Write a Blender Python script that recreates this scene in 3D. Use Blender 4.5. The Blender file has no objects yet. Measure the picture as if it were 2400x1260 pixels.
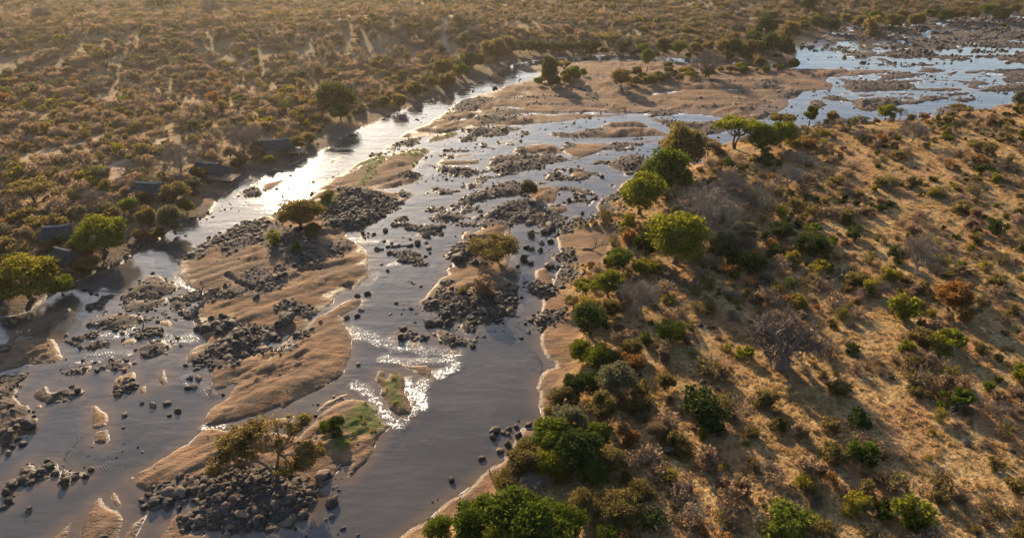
import bpy, math, random
import numpy as np

# ------------------------------------------------------------------ camera
sc = bpy.context.scene
COL = sc.collection
W, H, FPX = 2400.0, 1260.0, 1600.0
HC = 85.0                                   # drone height over the water
PITCH = math.radians(29.5)
cP, sP = math.cos(PITCH), math.sin(PITCH)
cam = bpy.data.cameras.new('camera')
cam.sensor_width = 36.0
cam.lens = 36.0 * FPX / W
cam.clip_start, cam.clip_end = 1.0, 20000.0
camo = bpy.data.objects.new('camera', cam)
camo.location = (0, 0, HC)
camo.rotation_euler = (math.pi / 2 - PITCH, 0, 0)
COL.objects.link(camo)
sc.camera = camo

# ------------------------------------------------------------------ light
SUN_AZ = math.radians(19.5)                 # left of the view direction
SUN_EL = math.radians(19.0)
world = bpy.data.worlds.new('World')
sc.world = world
world.use_nodes = True
wn = world.node_tree
wn.nodes.clear()
sky = wn.nodes.new('ShaderNodeTexSky')
sky.sky_type = 'NISHITA'
sky.sun_disc = False
sky.sun_elevation = SUN_EL
sky.sun_rotation = -SUN_AZ
sky.air_density, sky.dust_density, sky.ozone_density = 1.1, 1.1, 2.2
bg = wn.nodes.new('ShaderNodeBackground')
bg.inputs['Strength'].default_value = 0.11
wo = wn.nodes.new('ShaderNodeOutputWorld')
wn.links.new(sky.outputs[0], bg.inputs[0])
wn.links.new(bg.outputs[0], wo.inputs[0])

sun = bpy.data.lights.new('sun', 'SUN')
sun.energy = 5.0
sun.angle = math.radians(0.6)
sun.color = (1.0, 0.78, 0.50)
suno = bpy.data.objects.new('sun', sun)
suno.rotation_euler = (math.pi / 2 - SUN_EL, 0, math.pi + SUN_AZ)
suno.location = (-100, 300, 200)
COL.objects.link(suno)

sc.view_settings.view_transform = 'Standard'
sc.view_settings.look = 'None'
sc.view_settings.gamma = 1.0
sc.view_settings.use_curve_mapping = False
sc.view_settings.exposure = 1.08
sc.render.engine = 'CYCLES'
sc.cycles.use_denoising = True
sc.cycles.max_bounces = 6
sc.cycles.diffuse_bounces = 2
sc.cycles.glossy_bounces = 2
sc.cycles.transmission_bounces = 4
sc.cycles.volume_bounces = 0
sc.cycles.transparent_max_bounces = 4
sc.cycles.sample_clamp_indirect = 4.0
sc.cycles.sample_clamp_direct = 12.0
sc.cycles.use_adaptive_sampling = True
sc.cycles.adaptive_threshold = 0.035

RNG = np.random.default_rng(7)
random.seed(7)

# ------------------------------------------------------------------ pixel <-> ground
def ground(px, py, z=0.0):
    """world points at height z seen at photo pixels (arrays ok)"""
    px = np.asarray(px, float); py = np.asarray(py, float)
    dx = (px - W / 2) / FPX; dy = (H / 2 - py) / FPX
    t = (z - HC) / (-sP + dy * cP)
    return dx * t, t * (cP + dy * sP)

def to_px(x, y, z=0.0):
    x = np.asarray(x, float); y = np.asarray(y, float)
    zc = y * cP + (HC - z) * sP
    up = y * sP - (HC - z) * cP
    return W / 2 + FPX * x / zc, H / 2 - FPX * up / zc

def px_per_m(x, y, z=0.0):
    return FPX / (y * cP + (HC - z) * sP)

TILES = dict(A=(0, 420), B=(800, 420), C=(0, 840), D=(800, 840), E=(800, 0), F=(1600, 0),
             G=(0, 0), H=(1600, 420), I=(1600, 840))
def T(tile, pts):
    ox, oy = TILES[tile]
    return [(ox + x / 3.0, oy + y / 3.0) for x, y in pts]

# ------------------------------------------------------------------ numpy noise
def _h(ix, iy, s):
    n = (ix.astype(np.int64) * 374761393 + iy.astype(np.int64) * 668265263 + s * 974634777) & 0x7fffffff
    n = ((n ^ (n >> 13)) * 1274126177) & 0x7fffffff
    n = (n ^ (n >> 16)) & 0xffff
    return n / 65535.0
def vnoise(x, y, s=0):
    ix = np.floor(x); iy = np.floor(y)
    fx = x - ix; fy = y - iy
    fx = fx * fx * (3 - 2 * fx); fy = fy * fy * (3 - 2 * fy)
    a = _h(ix, iy, s); b = _h(ix + 1, iy, s); c = _h(ix, iy + 1, s); d = _h(ix + 1, iy + 1, s)
    return (a + (b - a) * fx) * (1 - fy) + (c + (d - c) * fx) * fy
def fbm(x, y, s=0, o=3):
    r = 0; a = 0.5; t = 0
    for k in range(o):
        r = r + a * (vnoise(x, y, s + 17 * k) * 2 - 1); t += a
        x = x * 2.03 + 11.3; y = y * 2.03 + 5.7; a *= 0.5
    return r / t
def sstep(a, b, x):
    t = np.clip((x - a) / (b - a), 0, 1)
    return t * t * (3 - 2 * t)

def seg_dist(X, Y, pts, closed):
    n = len(pts); best = np.full(X.shape, 1e18)
    for i in range(n if closed else n - 1):
        ax, ay = pts[i]; bx, by = pts[(i + 1) % n]
        ex, ey = bx - ax, by - ay
        l2 = ex * ex + ey * ey + 1e-9
        t = np.clip(((X - ax) * ex + (Y - ay) * ey) / l2, 0, 1)
        d = (X - ax - t * ex) ** 2 + (Y - ay - t * ey) ** 2
        np.minimum(best, d, out=best)
    return np.sqrt(best)
def inside(X, Y, pts):
    r = np.zeros(X.shape, bool); n = len(pts)
    for i in range(n):
        ax, ay = pts[i]; bx, by = pts[(i + 1) % n]
        if ay == by: continue
        c = ((ay > Y) != (by > Y)) & (X < (bx - ax) * (Y - ay) / (by - ay) + ax)
        r ^= c
    return r
def sdf(X, Y, pts):
    d = seg_dist(X, Y, pts, True)
    return np.where(inside(X, Y, pts), d, -d)
def wpoly(pxpts):
    a = np.array(pxpts, float)
    x, y = ground(a[:, 0], a[:, 1])
    return list(zip(x.tolist(), y.tolist()))

# ------------------------------------------------------------------ the river as mapped from the photograph
LEFT = [(-500, 1010), (-250, 870), (-60, 775), (0, 742), (37, 738), (67, 730), (93, 713), (133, 687), (157, 668), (200, 650), (233, 637), (287, 617),
        (310, 600), (347, 580), (370, 567), (390, 547), (405, 537), (413, 540), (437, 530), (467, 513), (490, 508), (500, 490),
        (513, 467), (527, 457), (530, 450), (550, 440), (577, 420), (610, 410), (645, 396), (665, 398), (680, 387), (723, 370),
        (747, 357), (777, 345), (800, 322), (840, 303), (870, 293), (897, 278), (923, 265), (960, 253), (973, 247), (1000, 237),
        (1027, 230), (1053, 223), (1077, 213), (1110, 200), (1130, 190), (1150, 177), (1170, 163), (1183, 157), (1217, 148),
        (1250, 142), (1300, 137), (1350, 133), (1400, 130), (1433, 129), (1487, 132), (1540, 134), (1600, 138), (1700, 144),
        (1800, 149), (1860, 149), (1872, 146), (1862, 130), (1866, 108), (1890, 95), (1950, 76), (1985, 64), (2060, 57), (2150, 47),
        (2250, 43), (2400, 32), (2600, 18), (3000, 5)]
RIGHT = [(-700, 1600), (350, 1600), (700, 1420), (850, 1315), (930, 1260), (960, 1238), (987, 1228), (1013, 1207), (1053, 1173), (1083, 1153), (1113, 1133), (1128, 1113), (1150, 1095),
         (1173, 1080), (1193, 1053), (1207, 1027), (1223, 1003), (1247, 1003), (1267, 987), (1268, 967), (1260, 940), (1258, 907),
         (1267, 883), (1280, 865), (1303, 860), (1300, 848), (1280, 840), (1268, 803), (1270, 770), (1240, 752), (1267, 735),
         (1270, 727), (1273, 700), (1245, 687), (1233, 670), (1250, 660), (1253, 633), (1280, 627), (1295, 650), (1293, 668), (1300, 640),
         (1318, 617), (1290, 603), (1313, 587), (1303, 560), (1310, 543), (1320, 522), (1347, 517), (1373, 517), (1400, 497),
         (1397, 483), (1410, 463), (1443, 453), (1453, 433), (1480, 418), (1520, 402), (1580, 388), (1612, 383), (1655, 381),
         (1640, 372), (1618, 360), (1628, 349), (1680, 342), (1740, 325), (1800, 312), (1877, 303), (1900, 295), (1920, 292), (1947, 290), (2003, 287), (2073, 283), (2147, 279),
         (2180, 275), (2200, 262), (2250, 260), (2317, 258), (2333, 248), (2377, 241), (2400, 231), (2600, 195), (3000, 150)]

# islands: (tile or None, points, kind, crest height, label); kinds: s sand, r rubble, m mossy, x sand with rubble
IS = []
def isl(tile, pts, kind, h, label=None, dens=None):
    IS.append(dict(p=T(tile, pts) if tile else pts, k=kind, h=h, label=label, dens=dens))

isl(None, [(1010, 347), (1000, 363), (980, 377), (963, 397), (983, 413), (980, 425), (940, 436), (890, 447), (930, 452), (967, 457), (927, 487), (897, 508),
           (873, 520), (847, 535), (813, 540), (810, 553), (830, 567), (850, 580), (860, 597), (862, 627), (867, 647), (850, 660),
           (830, 677), (800, 683), (783, 700), (780, 713), (733, 740), (700, 785), (668, 815), (650, 826), (655, 815), (690, 775), (640, 800), (600, 830), (560, 850),
           (520, 858), (493, 853), (440, 845), (447, 823), (460, 813),
           (483, 803), (470, 783), (457, 763), (453, 753), (460, 740), (457, 720), (483, 690), (443, 667), (413, 647), (420, 633),
           (417, 615), (443, 607), (427, 600), (467, 577), (497, 557), (533, 540), (567, 523), (617, 508), (643, 507), (690, 485), (725, 470),
           (742, 453), (750, 438), (770, 425), (800, 408), (820, 397), (843, 380), (867, 370), (913, 363), (933, 357), (963, 350)],
    's', 1.5, 'large central sand and boulder island between the two river channels')
isl(None, [(847, 700), (845, 712), (820, 730), (800, 741), (807, 750), (820, 780), (828, 790), (823, 817), (815, 842), (810, 860), (800, 880),
           (767, 907), (735, 918), (700, 933), (660, 957), (655, 950), (610, 973), (533, 993), (483, 997), (485, 980), (500, 953), (523, 943), (543, 923), (553, 903),
           (545, 898), (537, 903), (520, 912), (503, 912), (497, 893), (497, 873), (493, 853), (440, 846), (480, 838), (560, 845), (620, 818), (668, 822), (705, 788), (738, 746), (790, 718), (815, 702)],
    's', 1.4, 'long smooth tan sandbar running diagonally through the centre of the river')
isl('A', [(830, 860), (860, 820), (1000, 720), (1050, 680), (1120, 680), (1170, 720), (1230, 740), (1250, 770), (1200, 800), (1130, 825), (1060, 850), (1000, 845), (950, 830)], 'x', 0.9, 'sand and rock islet beside the left channel below the bank tree', .35)
isl('A', [(850, 890), (870, 835), (950, 832), (1060, 853), (1180, 830), (1170, 880), (1060, 920), (960, 940), (860, 910)], 'r', 0.5, 'low rubble islet just below the sand and rock islet', .5)
isl('A', [(1190, 880), (1240, 820), (1290, 820), (1330, 880), (1270, 950), (1200, 930)], 'r', 0.5, 'small rubble islet left of the driftwood stump', .7)
isl('A', [(760, 960), (850, 940), (1000, 960), (1000, 1010), (920, 1050), (700, 1060), (750, 1020)], 'x', 0.5, 'flat slabby islet in the left braided channel', .35)
isl('A', [(1120, 1000), (1190, 990), (1210, 1020), (1190, 1040), (1140, 1030)], 's', 0.3, 'tiny tan sand islet left of the central island')
isl('A', [(850, 1140), (960, 1120), (960, 1140), (860, 1170)], 's', 0.3, 'tiny sand islet below the fallen log')
isl('A', [(970, 1190), (1060, 1140), (1140, 1130), (1210, 1180), (1160, 1220), (1040, 1260), (990, 1250)], 'r', 0.4, 'round rubble islet left of the long tan sandbar', .8)
isl('A', [(20, 1190), (80, 1090), (200, 1020), (380, 940), (490, 905), (490, 925), (400, 990), (250, 1060), (130, 1110), (60, 1170)], 's', 0.5, 'narrow sandbar in the shade along the left bank')
isl(None, [(-200, 900), (-120, 830), (0, 806), (45, 796), (83, 789), (127, 796), (140, 812), (147, 838), (130, 850), (60, 856), (40, 862), (0, 872), (-100, 930)], 's', 0.9, 'brown sandbar with rounded end at the left edge of the picture')
isl('C', [(-300, 300), (0, 130), (120, 110), (200, 110), (130, 200), (110, 270), (130, 320), (200, 345), (270, 430), (190, 490), (210, 500), (130, 570), (60, 620), (0, 680), (-300, 850)], 'x', 0.9, 'rocky sandbank on the left edge below the brown sandbar', .3)
isl('A', [(680, 920), (740, 890), (745, 905), (690, 930)], 's', 0.3, 'tiny brown sand islet in the left channel')
isl('A', [(660, 960), (750, 933), (752, 942), (670, 968)], 'r', 0.2, 'tiny dark stone shelf in the left channel', .5)
isl('A', [(1690, 110), (1730, 70), (1800, 50), (1850, 90), (1830, 120), (1720, 130)], 'r', 0.5, 'small rubble islet beside the left bank near the sun glint', .8)
isl('A', [(1840, 60), (1870, 30), (2000, 0), (2000, 10), (1920, 70), (1860, 90)], 's', 0.5, 'small pointed sand islet beside the left bank near the sun glint')
isl(None, [(763, 385), (775, 375), (800, 366), (795, 373), (780, 383)], 's', 0.3, 'sliver of sand in the bright upper channel')
isl('C', [(240, 270), (250, 240), (320, 195), (350, 240), (430, 230), (480, 240), (440, 290), (340, 310), (290, 300)], 'x', 0.6, 'small sand islet with a dead stump near the left edge', .25)
isl('C', [(250, 340), (280, 320), (300, 340), (260, 355)], 's', 0.2, 'tiny sand patch below the stump islet')
isl('C', [(470, 245), (520, 205), (560, 210), (600, 230), (550, 270), (480, 270)], 'r', 0.2, 'small stone cluster right of the stump islet', 1.0)
isl('C', [(450, 110), (560, 60), (640, 50), (640, 80), (590, 110), (470, 125)], 'r', 0.2, 'row of stones across the upper left pool', 1.0)
isl('C', [(730, 60), (760, 35), (830, 10), (900, 20), (930, 45), (870, 85), (820, 90), (760, 80)], 'r', 0.2, 'bar of round stones above the left pool', 1.0)
isl('C', [(800, 180), (830, 130), (940, 95), (955, 160), (955, 190), (900, 240), (820, 270), (800, 200)], 's', 0.6, 'small square sand islet with boulders on its lower side')
isl('C', [(1120, 150), (1150, 80), (1175, 140), (1175, 175), (1140, 185)], 's', 0.35, 'teardrop sand islet in the left pool')
isl('C', [(980, 210), (1025, 190), (1020, 235), (990, 235)], 's', 0.25, 'tiny pale sand patch beside the square sand islet')
isl('C', [(650, 325), (690, 345), (750, 390), (760, 440), (740, 470), (690, 495), (650, 490), (655, 400)], 's', 0.6, 'leaf-shaped sand islet alone in the left pool, upper of two')
isl('C', [(660, 590), (680, 510), (760, 500), (770, 570), (740, 600)], 's', 0.5, 'square sand islet alone in the left pool, lower of two')
isl('C', [(0, 960), (40, 880), (120, 830), (140, 780), (210, 730), (250, 780), (300, 740), (400, 730), (410, 800), (340, 850), (200, 880), (130, 900), (80, 960)], 'r', 0.2, 'line of boulders reaching in from the lower left edge', .9)
isl('C', [(420, 850), (440, 780), (530, 800), (600, 800), (610, 830), (520, 850), (480, 890), (420, 890)], 'r', 0.1, 'knot of boulders in the lower left pool', .5)
isl('C', [(20, 1000), (100, 970), (90, 1010), (30, 1020)], 'r', 0.1, 'few stones at the lower left edge', 1.0)
isl('C', [(960, 890), (970, 800), (1080, 745), (1200, 665), (1310, 600), (1370, 560), (1430, 490), (1600, 495), (1800, 445), (1950, 425), (2060, 400), (2090, 410),
          (2000, 470), (1920, 520), (1980, 545), (2100, 555), (2170, 470), (2220, 400), (2300, 350), (2400, 300), (2480, 290), (2580, 300), (2650, 380), (2690, 450), (2740, 470),
          (2700, 520), (2650, 570), (2640, 610), (2590, 700), (2490, 790), (2455, 830), (2490, 730), (2400, 750), (2330, 830), (2240, 880), (2230, 960),
          (2140, 1030), (2130, 1110), (1990, 1160), (1880, 1150), (1850, 1210), (1600, 1240), (1480, 1180), (1330, 1210), (1290, 1120), (1380, 1040),
          (1340, 960), (1210, 1010), (1060, 1060), (1050, 960), (1100, 900), (1040, 940)], 's', 1.4, 'sand and rubble island under the spreading acacia near the bottom')
isl('C', [(2220, 370), (2280, 310), (2400, 255), (2445, 250), (2440, 265), (2340, 320), (2250, 375)], 's', 0.4, 'sliver of sand beside the acacia island')
isl('C', [(560, 1300), (560, 1260), (580, 1150), (640, 1050), (705, 970), (740, 1040), (830, 1090), (870, 1130), (850, 1220), (830, 1300), (800, 1400), (560, 1400)], 's', 0.8, 'pointed fin of tan sand at the bottom edge')
isl('C', [(380, 1260), (450, 1190), (500, 1150), (480, 1210), (460, 1260), (440, 1320), (340, 1320)], 's', 0.5, 'small sand sliver left of the pointed fin')
isl('C', [(860, 1260), (930, 1170), (1030, 1100), (990, 1180), (950, 1260), (920, 1330), (820, 1330)], 's', 0.5, 'narrow sand sliver right of the pointed fin')
isl('C', [(1120, 1260), (1190, 1150), (1240, 1100), (1330, 1120), (1340, 1225), (1440, 1240), (1440, 1330), (1090, 1330)], 's', 0.6, 'sandbank touching the rubble pile at the bottom edge')
isl('C', [(785, 960), (800, 935), (825, 970), (855, 1020), (840, 1050), (800, 1010)], 's', 0.15, 'pale sand shoal above the pointed fin')
isl('C', [(915, 835), (930, 828), (942, 840), (925, 855)], 's', 0.15, 'dot of pale sand beside the tongue of the acacia island')
isl('D', [(245, 150), (265, 85), (300, 90), (300, 130), (320, 155), (345, 110), (410, 115), (440, 150), (440, 240), (470, 290), (495, 350), (490, 400), (450, 390),
          (400, 400), (330, 350), (300, 270), (275, 255), (295, 210)], 'm', 1.3, 'green mossy islet in the white rapids')
isl('D', [(420, 40), (500, 55), (600, 50), (630, 90), (625, 140), (560, 120), (500, 80)], 's', 0.35, 'low brown shoal at the head of the rapids')
isl('B', [(550, 870), (590, 830), (640, 760), (690, 700), (760, 670), (740, 640), (800, 600), (770, 550), (730, 540), (800, 470), (860, 430), (840, 390), (890, 370), (920, 390), (990, 350),
          (950, 320), (1060, 290), (1160, 300), (1240, 310), (1200, 340), (1190, 410), (1190, 520), (1170, 600), (1150, 650), (1150, 700), (1200, 720), (1240, 760), (1200, 810),
          (1240, 880), (1190, 950), (1130, 940), (1100, 1000), (1000, 1000), (940, 980), (940, 1050), (890, 1090), (820, 1060), (850, 1010), (780, 990), (700, 970), (690, 920), (600, 930), (580, 900), (610, 870)],
    's', 1.2, 'rocky sand island under the flat-topped olive acacia in mid river')
isl('B', [(670, 1060), (720, 1060), (800, 1100), (890, 1120), (890, 1160), (800, 1180), (700, 1150), (670, 1100)], 'm', 0.5, 'mossy boulder islet below the rocky mid river island', )
isl('B', [(390, 1100), (440, 1070), (550, 1100), (620, 1100), (610, 1120), (480, 1130), (400, 1130)], 'r', 0.2, 'strip of dark boulders left of the mossy boulder islet', .9)
isl('B', [(490, 1150), (540, 1150), (530, 1165), (495, 1165)], 'm', 0.3, 'tiny green tuft islet above the rapids')
isl('B', [(770, 1212), (790, 1203), (825, 1212), (790, 1222)], 'm', 0.3, 'tiny green tuft islet right in the rapids')
isl('B', [(1000, 260), (1080, 200), (1150, 160), (1280, 140), (1370, 170), (1430, 210), (1540, 250), (1600, 310), (1560, 360), (1500, 350), (1420, 330), (1330, 310), (1200, 310), (1100, 280)], 'r', 0.8, 'big dark rubble island below the lone river bush', .9)
isl('B', [(1300, 120), (1340, 60), (1380, 60), (1450, 50), (1550, 70), (1500, 110), (1500, 170), (1420, 185), (1350, 150)], 's', 0.6, 'pink sand patch right of the lone river bush')
isl('B', [(1440, 210), (1540, 180), (1590, 195), (1590, 230), (1520, 245), (1460, 235)], 's', 0.5, 'smooth lens of pink sand beside the dark rubble island')
isl('B', [(820, 165), (860, 120), (980, 80), (1080, 40), (1180, 10), (1250, 20), (1300, 60), (1310, 120), (1180, 120), (1080, 130), (960, 160), (900, 190)], 'r', 0.6, 'long rubble band reaching left from the lone river bush', .9)
isl('B', [(620, 275), (700, 235), (790, 235), (860, 260), (800, 300), (720, 310), (640, 290)], 'r', 0.5, 'oval rubble islet in the middle channel', .9)
isl('B', [(830, 205), (900, 195), (940, 197), (940, 225), (850, 240)], 'r', 0.3, 'small rubble islet below the long rubble band', .9)
isl('B', [(390, 100), (440, 80), (510, 105), (480, 130), (400, 120)], 'r', 0.2, 'small rubble islet beside the ridge of the central island', .9)
isl('B', [(860, 40), (900, 30), (1000, 20), (960, 60), (900, 70)], 'r', 0.2, 'small stony islet above the long rubble band', .9)
isl('B', [(110, 375), (150, 360), (210, 395), (180, 415), (150, 415)], 'x', 0.25, 'small pale shelf off the central island', .6)
isl('B', [(520, 395), (580, 350), (620, 335), (690, 340), (660, 385), (560, 405)], 'r', 0.35, 'boulder islet with pale sand in the main channel', .7)
# upper point bar and the braids below it
isl(None, [(930, 326), (950, 310), (987, 297), (1007, 287), (1040, 263), (1060, 250), (1080, 235), (1107, 230), (1127, 220), (1153, 217), (1183, 203), (1220, 193), (1250, 183),
           (1267, 177), (1262, 170), (1233, 171), (1213, 163), (1227, 157), (1267, 151), (1300, 148), (1367, 143), (1433, 141), (1487, 140), (1510, 142), (1560, 144), (1600, 147), (1700, 154),
           (1800, 159), (1873, 160), (1933, 162), (2000, 163), (2093, 165), (2067, 173), (2017, 178), (1953, 183), (1933, 187), (1953, 197), (1950, 210), (1883, 215), (1877, 220),
           (1867, 230), (1847, 233), (1847, 247), (1830, 260), (1807, 270), (1787, 281), (1770, 284), (1740, 279), (1700, 275), (1640, 270), (1600, 268), (1560, 272), (1520, 273), (1455, 270), (1433, 273),
           (1367, 278), (1317, 285), (1267, 290), (1200, 293), (1133, 297), (1067, 307), (1033, 315), (987, 322)],
    's', .7, 'wide pink sandbar with tree clumps in the upper river bend')
isl(None, [(1520, 278), (1560, 281), (1600, 286), (1640, 289), (1700, 281), (1750, 284), (1777, 289), (1760, 295), (1717, 303), (1680, 314), (1633, 315), (1600, 311), (1575, 300), (1537, 285)],
    'x', 0.7, 'rocky lower lobe of the wide pink sandbar', .2)
isl('E', [(840, 915), (900, 905), (1000, 900), (1140, 890), (1300, 900), (1240, 915), (1170, 930), (1160, 955), (1060, 960), (960, 960), (950, 990), (880, 1000), (820, 995), (830, 970), (900, 940)], 'x', 0.6, 'rubble islet just below the tip of the wide pink sandbar', .45)
isl('E', [(600, 985), (640, 965), (720, 945), (800, 930), (830, 940), (790, 965), (700, 990), (610, 1005)], 'm', 0.6, 'grassy green islet below the wide pink sandbar')
isl('E', [(330, 1030), (420, 990), (480, 975), (560, 970), (550, 1010), (500, 1030), (400, 1035)], 'x', 0.5, 'stony sand islet left of the grassy green islet', .4)
isl('E', [(290, 1050), (330, 1040), (390, 1050), (370, 1065), (300, 1060)], 'x', 0.3, 'tiny stony islet above the ridge of the central island', .5)
isl('E', [(190, 1105), (210, 1080), (320, 1070), (320, 1085), (240, 1105)], 'r', 0.3, 'thin stony islet beside the ridge of the central island', .5)
isl('E', [(1450, 950), (1500, 930), (1600, 940), (1750, 905), (1850, 900), (2000, 900), (2200, 905), (2290, 945), (2280, 955), (2000, 965), (1850, 970), (1700, 970), (1550, 970)], 's', 0.6, 'long flat sand islet with rubble on its left half')
isl('E', [(1810, 890), (1900, 860), (2050, 855), (2120, 865), (2160, 895), (2000, 890), (1850, 895)], 's', 0.5, 'upper sand islet just above the long flat one')
isl('E', [(1230, 945), (1280, 920), (1330, 935), (1290, 950)], 'r', 0.3, 'small rubble islet left of the long flat sand islet', .8)
isl('E', [(1040, 1020), (1110, 1000), (1220, 985), (1200, 1000), (1110, 1012)], 's', 0.3, 'thin brown sand sliver in the braided middle')
isl('E', [(960, 1010), (1000, 1000), (1035, 1020), (1000, 1040)], 'r', 0.3, 'small rubble islet left of the thin sand sliver', .8)
isl('E', [(1200, 1070), (1240, 1040), (1330, 1020), (1400, 1015), (1500, 1020), (1540, 1050), (1540, 1080), (1400, 1075), (1250, 1085)], 's', 0.6, 'oval sand islet with stones at its left end')
isl('E', [(1545, 1050), (1580, 1000), (1640, 1010), (1850, 1010), (1900, 1030), (1780, 1080), (1690, 1110), (1610, 1100)], 's', 0.8, 'domed sand islet right of the oval one')
isl('E', [(1850, 1012), (1950, 1010), (2020, 1025), (1950, 1045), (1900, 1030)], 'r', 0.2, 'thin stony tail of the domed sand islet', .5)
isl('E', [(1020, 1170), (1080, 1100), (1200, 1090), (1400, 1090), (1540, 1100), (1610, 1120), (1540, 1140), (1450, 1150), (1400, 1190), (1290, 1195), (1180, 1220), (1050, 1200)], 'x', 0.7, 'large rubble and sand islet below the oval one', .5)
isl('E', [(670, 1150), (720, 1130), (900, 1130), (960, 1120), (970, 1150), (900, 1160), (700, 1165)], 's', 0.5, 'small brown sand islet in the left of the braids')
isl('E', [(630, 1165), (700, 1180), (850, 1175), (960, 1190), (960, 1220), (880, 1250), (800, 1240), (700, 1210)], 'r', 0.5, 'dark rubble islet under the small brown sand islet', .8)
isl('E', [(720, 1095), (780, 1085), (800, 1110), (740, 1115)], 'r', 0.3, 'tiny rubble islet above the small brown sand islet', .8)
isl('E', [(780, 1110), (800, 1090), (970, 1077), (880, 1098)], 's', 0.3, 'tiny pointed sand islet above the small brown one')
isl('E', [(1870, 1180), (1880, 1140), (1950, 1110), (2050, 1090), (2130, 1105), (2110, 1160), (2060, 1190), (1990, 1200), (1920, 1190)], 'x', 0.6, 'rubble ringed sand islet left of the tall bank trees', .5)
isl('E', [(1610, 1240), (1620, 1210), (1710, 1175), (1700, 1220), (1740, 1240), (1650, 1255)], 's', 0.5, 'hooked pink sand islet in the lower braids')
isl('E', [(1430, 1260), (1460, 1220), (1530, 1210), (1590, 1240), (1560, 1265)], 'r', 0.4, 'rubble islet left of the hooked pink sand islet', .8)
isl('E', [(2020, 1005), (2100, 1000), (2260, 985), (2180, 1000), (2080, 1014)], 's', 0.3, 'thin sand sliver near the right bank trees')
isl('E', [(1000, 830), (1060, 830), (1060, 850), (1000, 848)], 'r', 0.3, None, .3)
# far right reach
for nm, pts, k in [('flat sand islet in the far right reach', [(1650, 490), (1720, 475), (1840, 495), (1750, 506)], 'x'),
                   ('slim pink sand islet in the far right reach', [(1840, 527), (1920, 502), (1942, 505), (1880, 532)], 's'),
                   ('rounded pink sandbar at the far right edge', [(2250, 560), (2290, 530), (2400, 520), (2700, 515), (2700, 580), (2400, 577), (2270, 580)], 's'),
                   ('green fringed sandbar at the far right edge', [(2070, 640), (2200, 605), (2400, 585), (2700, 575), (2700, 620), (2400, 640), (2300, 640), (2150, 646)], 's'),
                   ('stony islet off the tip of the wide pink sandbar', [(1370, 558), (1480, 505), (1700, 520), (1600, 545), (1450, 562)], 'x'),
                   ('long dark rubble islet in the right reach', [(1100, 605), (1200, 572), (1500, 570), (1650, 600), (1600, 630), (1400, 640), (1200, 647)], 'r'),
                   ('stone and sand islet behind the bank trees', [(1190, 730), (1220, 700), (1350, 690), (1500, 680), (1550, 740), (1500, 742), (1400, 760), (1330, 787), (1220, 762)], 'x'),
                   ('small stony islet above the two slim bank trees', [(890, 740), (900, 710), (950, 700), (1010, 740), (960, 772)], 'x'),
                   ('low stony islet right of the wide pink sandbar', [(960, 690), (1050, 670), (1120, 680), (1100, 712)], 'r'),
                   ('small flat stony islet in the right reach', [(1660, 692), (1700, 675), (1810, 680), (1790, 702)], 'x'),
                   ('very thin brown sand sliver in the right reach', [(1820, 660), (1950, 655), (2030, 650), (2000, 666), (1880, 672)], 's'),
                   ('grey rubble islet off the right bank', [(1890, 700), (2000, 690), (2080, 705), (1960, 718)], 'r'),
                   ('stone strip at the far right edge', [(2190, 492), (2300, 488), (2400, 485), (2500, 500), (2230, 503)], 'r'),
                   ('brown sand islet among the far rapids', [(1370, 388), (1500, 360), (1700, 340), (1780, 370), (1750, 400), (1550, 410)], 'x'),
                   ('bushy islet among the far rapids', [(1180, 232), (1280, 200), (1450, 195), (1520, 205), (1500, 232), (1300, 243)], 'm'),
                   ('rubble spit on the right bank below the flat acacia', [(1770, 812), (1800, 770), (1850, 745), (2000, 780), (2100, 762), (2110, 772), (2000, 800), (1900, 835)], 'r')]:
    isl('F', pts, k, 0.6, nm, .3 if k == 'x' else .45)

# zones of loose rock on islands and banks: (tile, pts, rocks per m2, min size, max size, where)
RZ = []
def rz(tile, pts, dens, s0, s1, where):
    RZ.append((T(tile, pts) if tile else pts, dens, s0, s1, where))
for o in IS:
    if o['dens']:
        RZ.append((o['p'], o['dens'], 0.35, 1.3, 'on the ' + (o['label'] or 'low islet').split(' in the ')[0]))
rz('C', [(1300, 1130), (1380, 1040), (1340, 960), (1400, 860), (1500, 870), (1700, 790), (1900, 800), (2100, 870), (2230, 880), (2230, 960), (2140, 1030), (2130, 1110), (1990, 1160), (1880, 1150), (1850, 1210), (1600, 1240), (1480, 1180), (1340, 1210)], 1.9, 0.45, 1.7, 'in the rubble pile under the spreading acacia')
rz('C', [(1050, 960), (1150, 880), (1330, 870), (1340, 960), (1210, 1010), (1060, 1060)], .9, 0.6, 2.4, 'at the left end of the acacia rubble pile')
rz('C', [(2230, 880), (2330, 830), (2400, 800), (2400, 900), (2260, 960)], .8, 0.4, 1.4, 'at the right end of the acacia rubble pile')
rz('B', [(580, 900), (640, 830), (760, 790), (900, 800), (1060, 800), (1150, 770), (1240, 760), (1200, 810), (1240, 880), (1190, 950), (1100, 1000), (1000, 1000), (940, 975), (780, 990), (700, 970), (690, 920)], 1.5, 0.5, 1.7, 'on the lower end of the mid river island')
rz('B', [(730, 540), (800, 470), (860, 430), (910, 400), (930, 500), (900, 560), (800, 560)], 1.1, 0.5, 1.6, 'left of the flat-topped olive acacia')
rz('B', [(770, 570), (900, 560), (1040, 600), (900, 620), (780, 610)], .6, 0.4, 1.2, 'on the mid river island below the olive acacia')
rz('B', [(690, 760), (740, 725), (780, 740), (720, 790)], 1.0, 0.5, 1.3, 'on the pink sand of the mid river island')
rz('B', [(670, 1060), (720, 1060), (800, 1100), (890, 1120), (890, 1160), (800, 1180), (700, 1150)], .7, 0.5, 1.3, 'on the mossy boulder islet')
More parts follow.
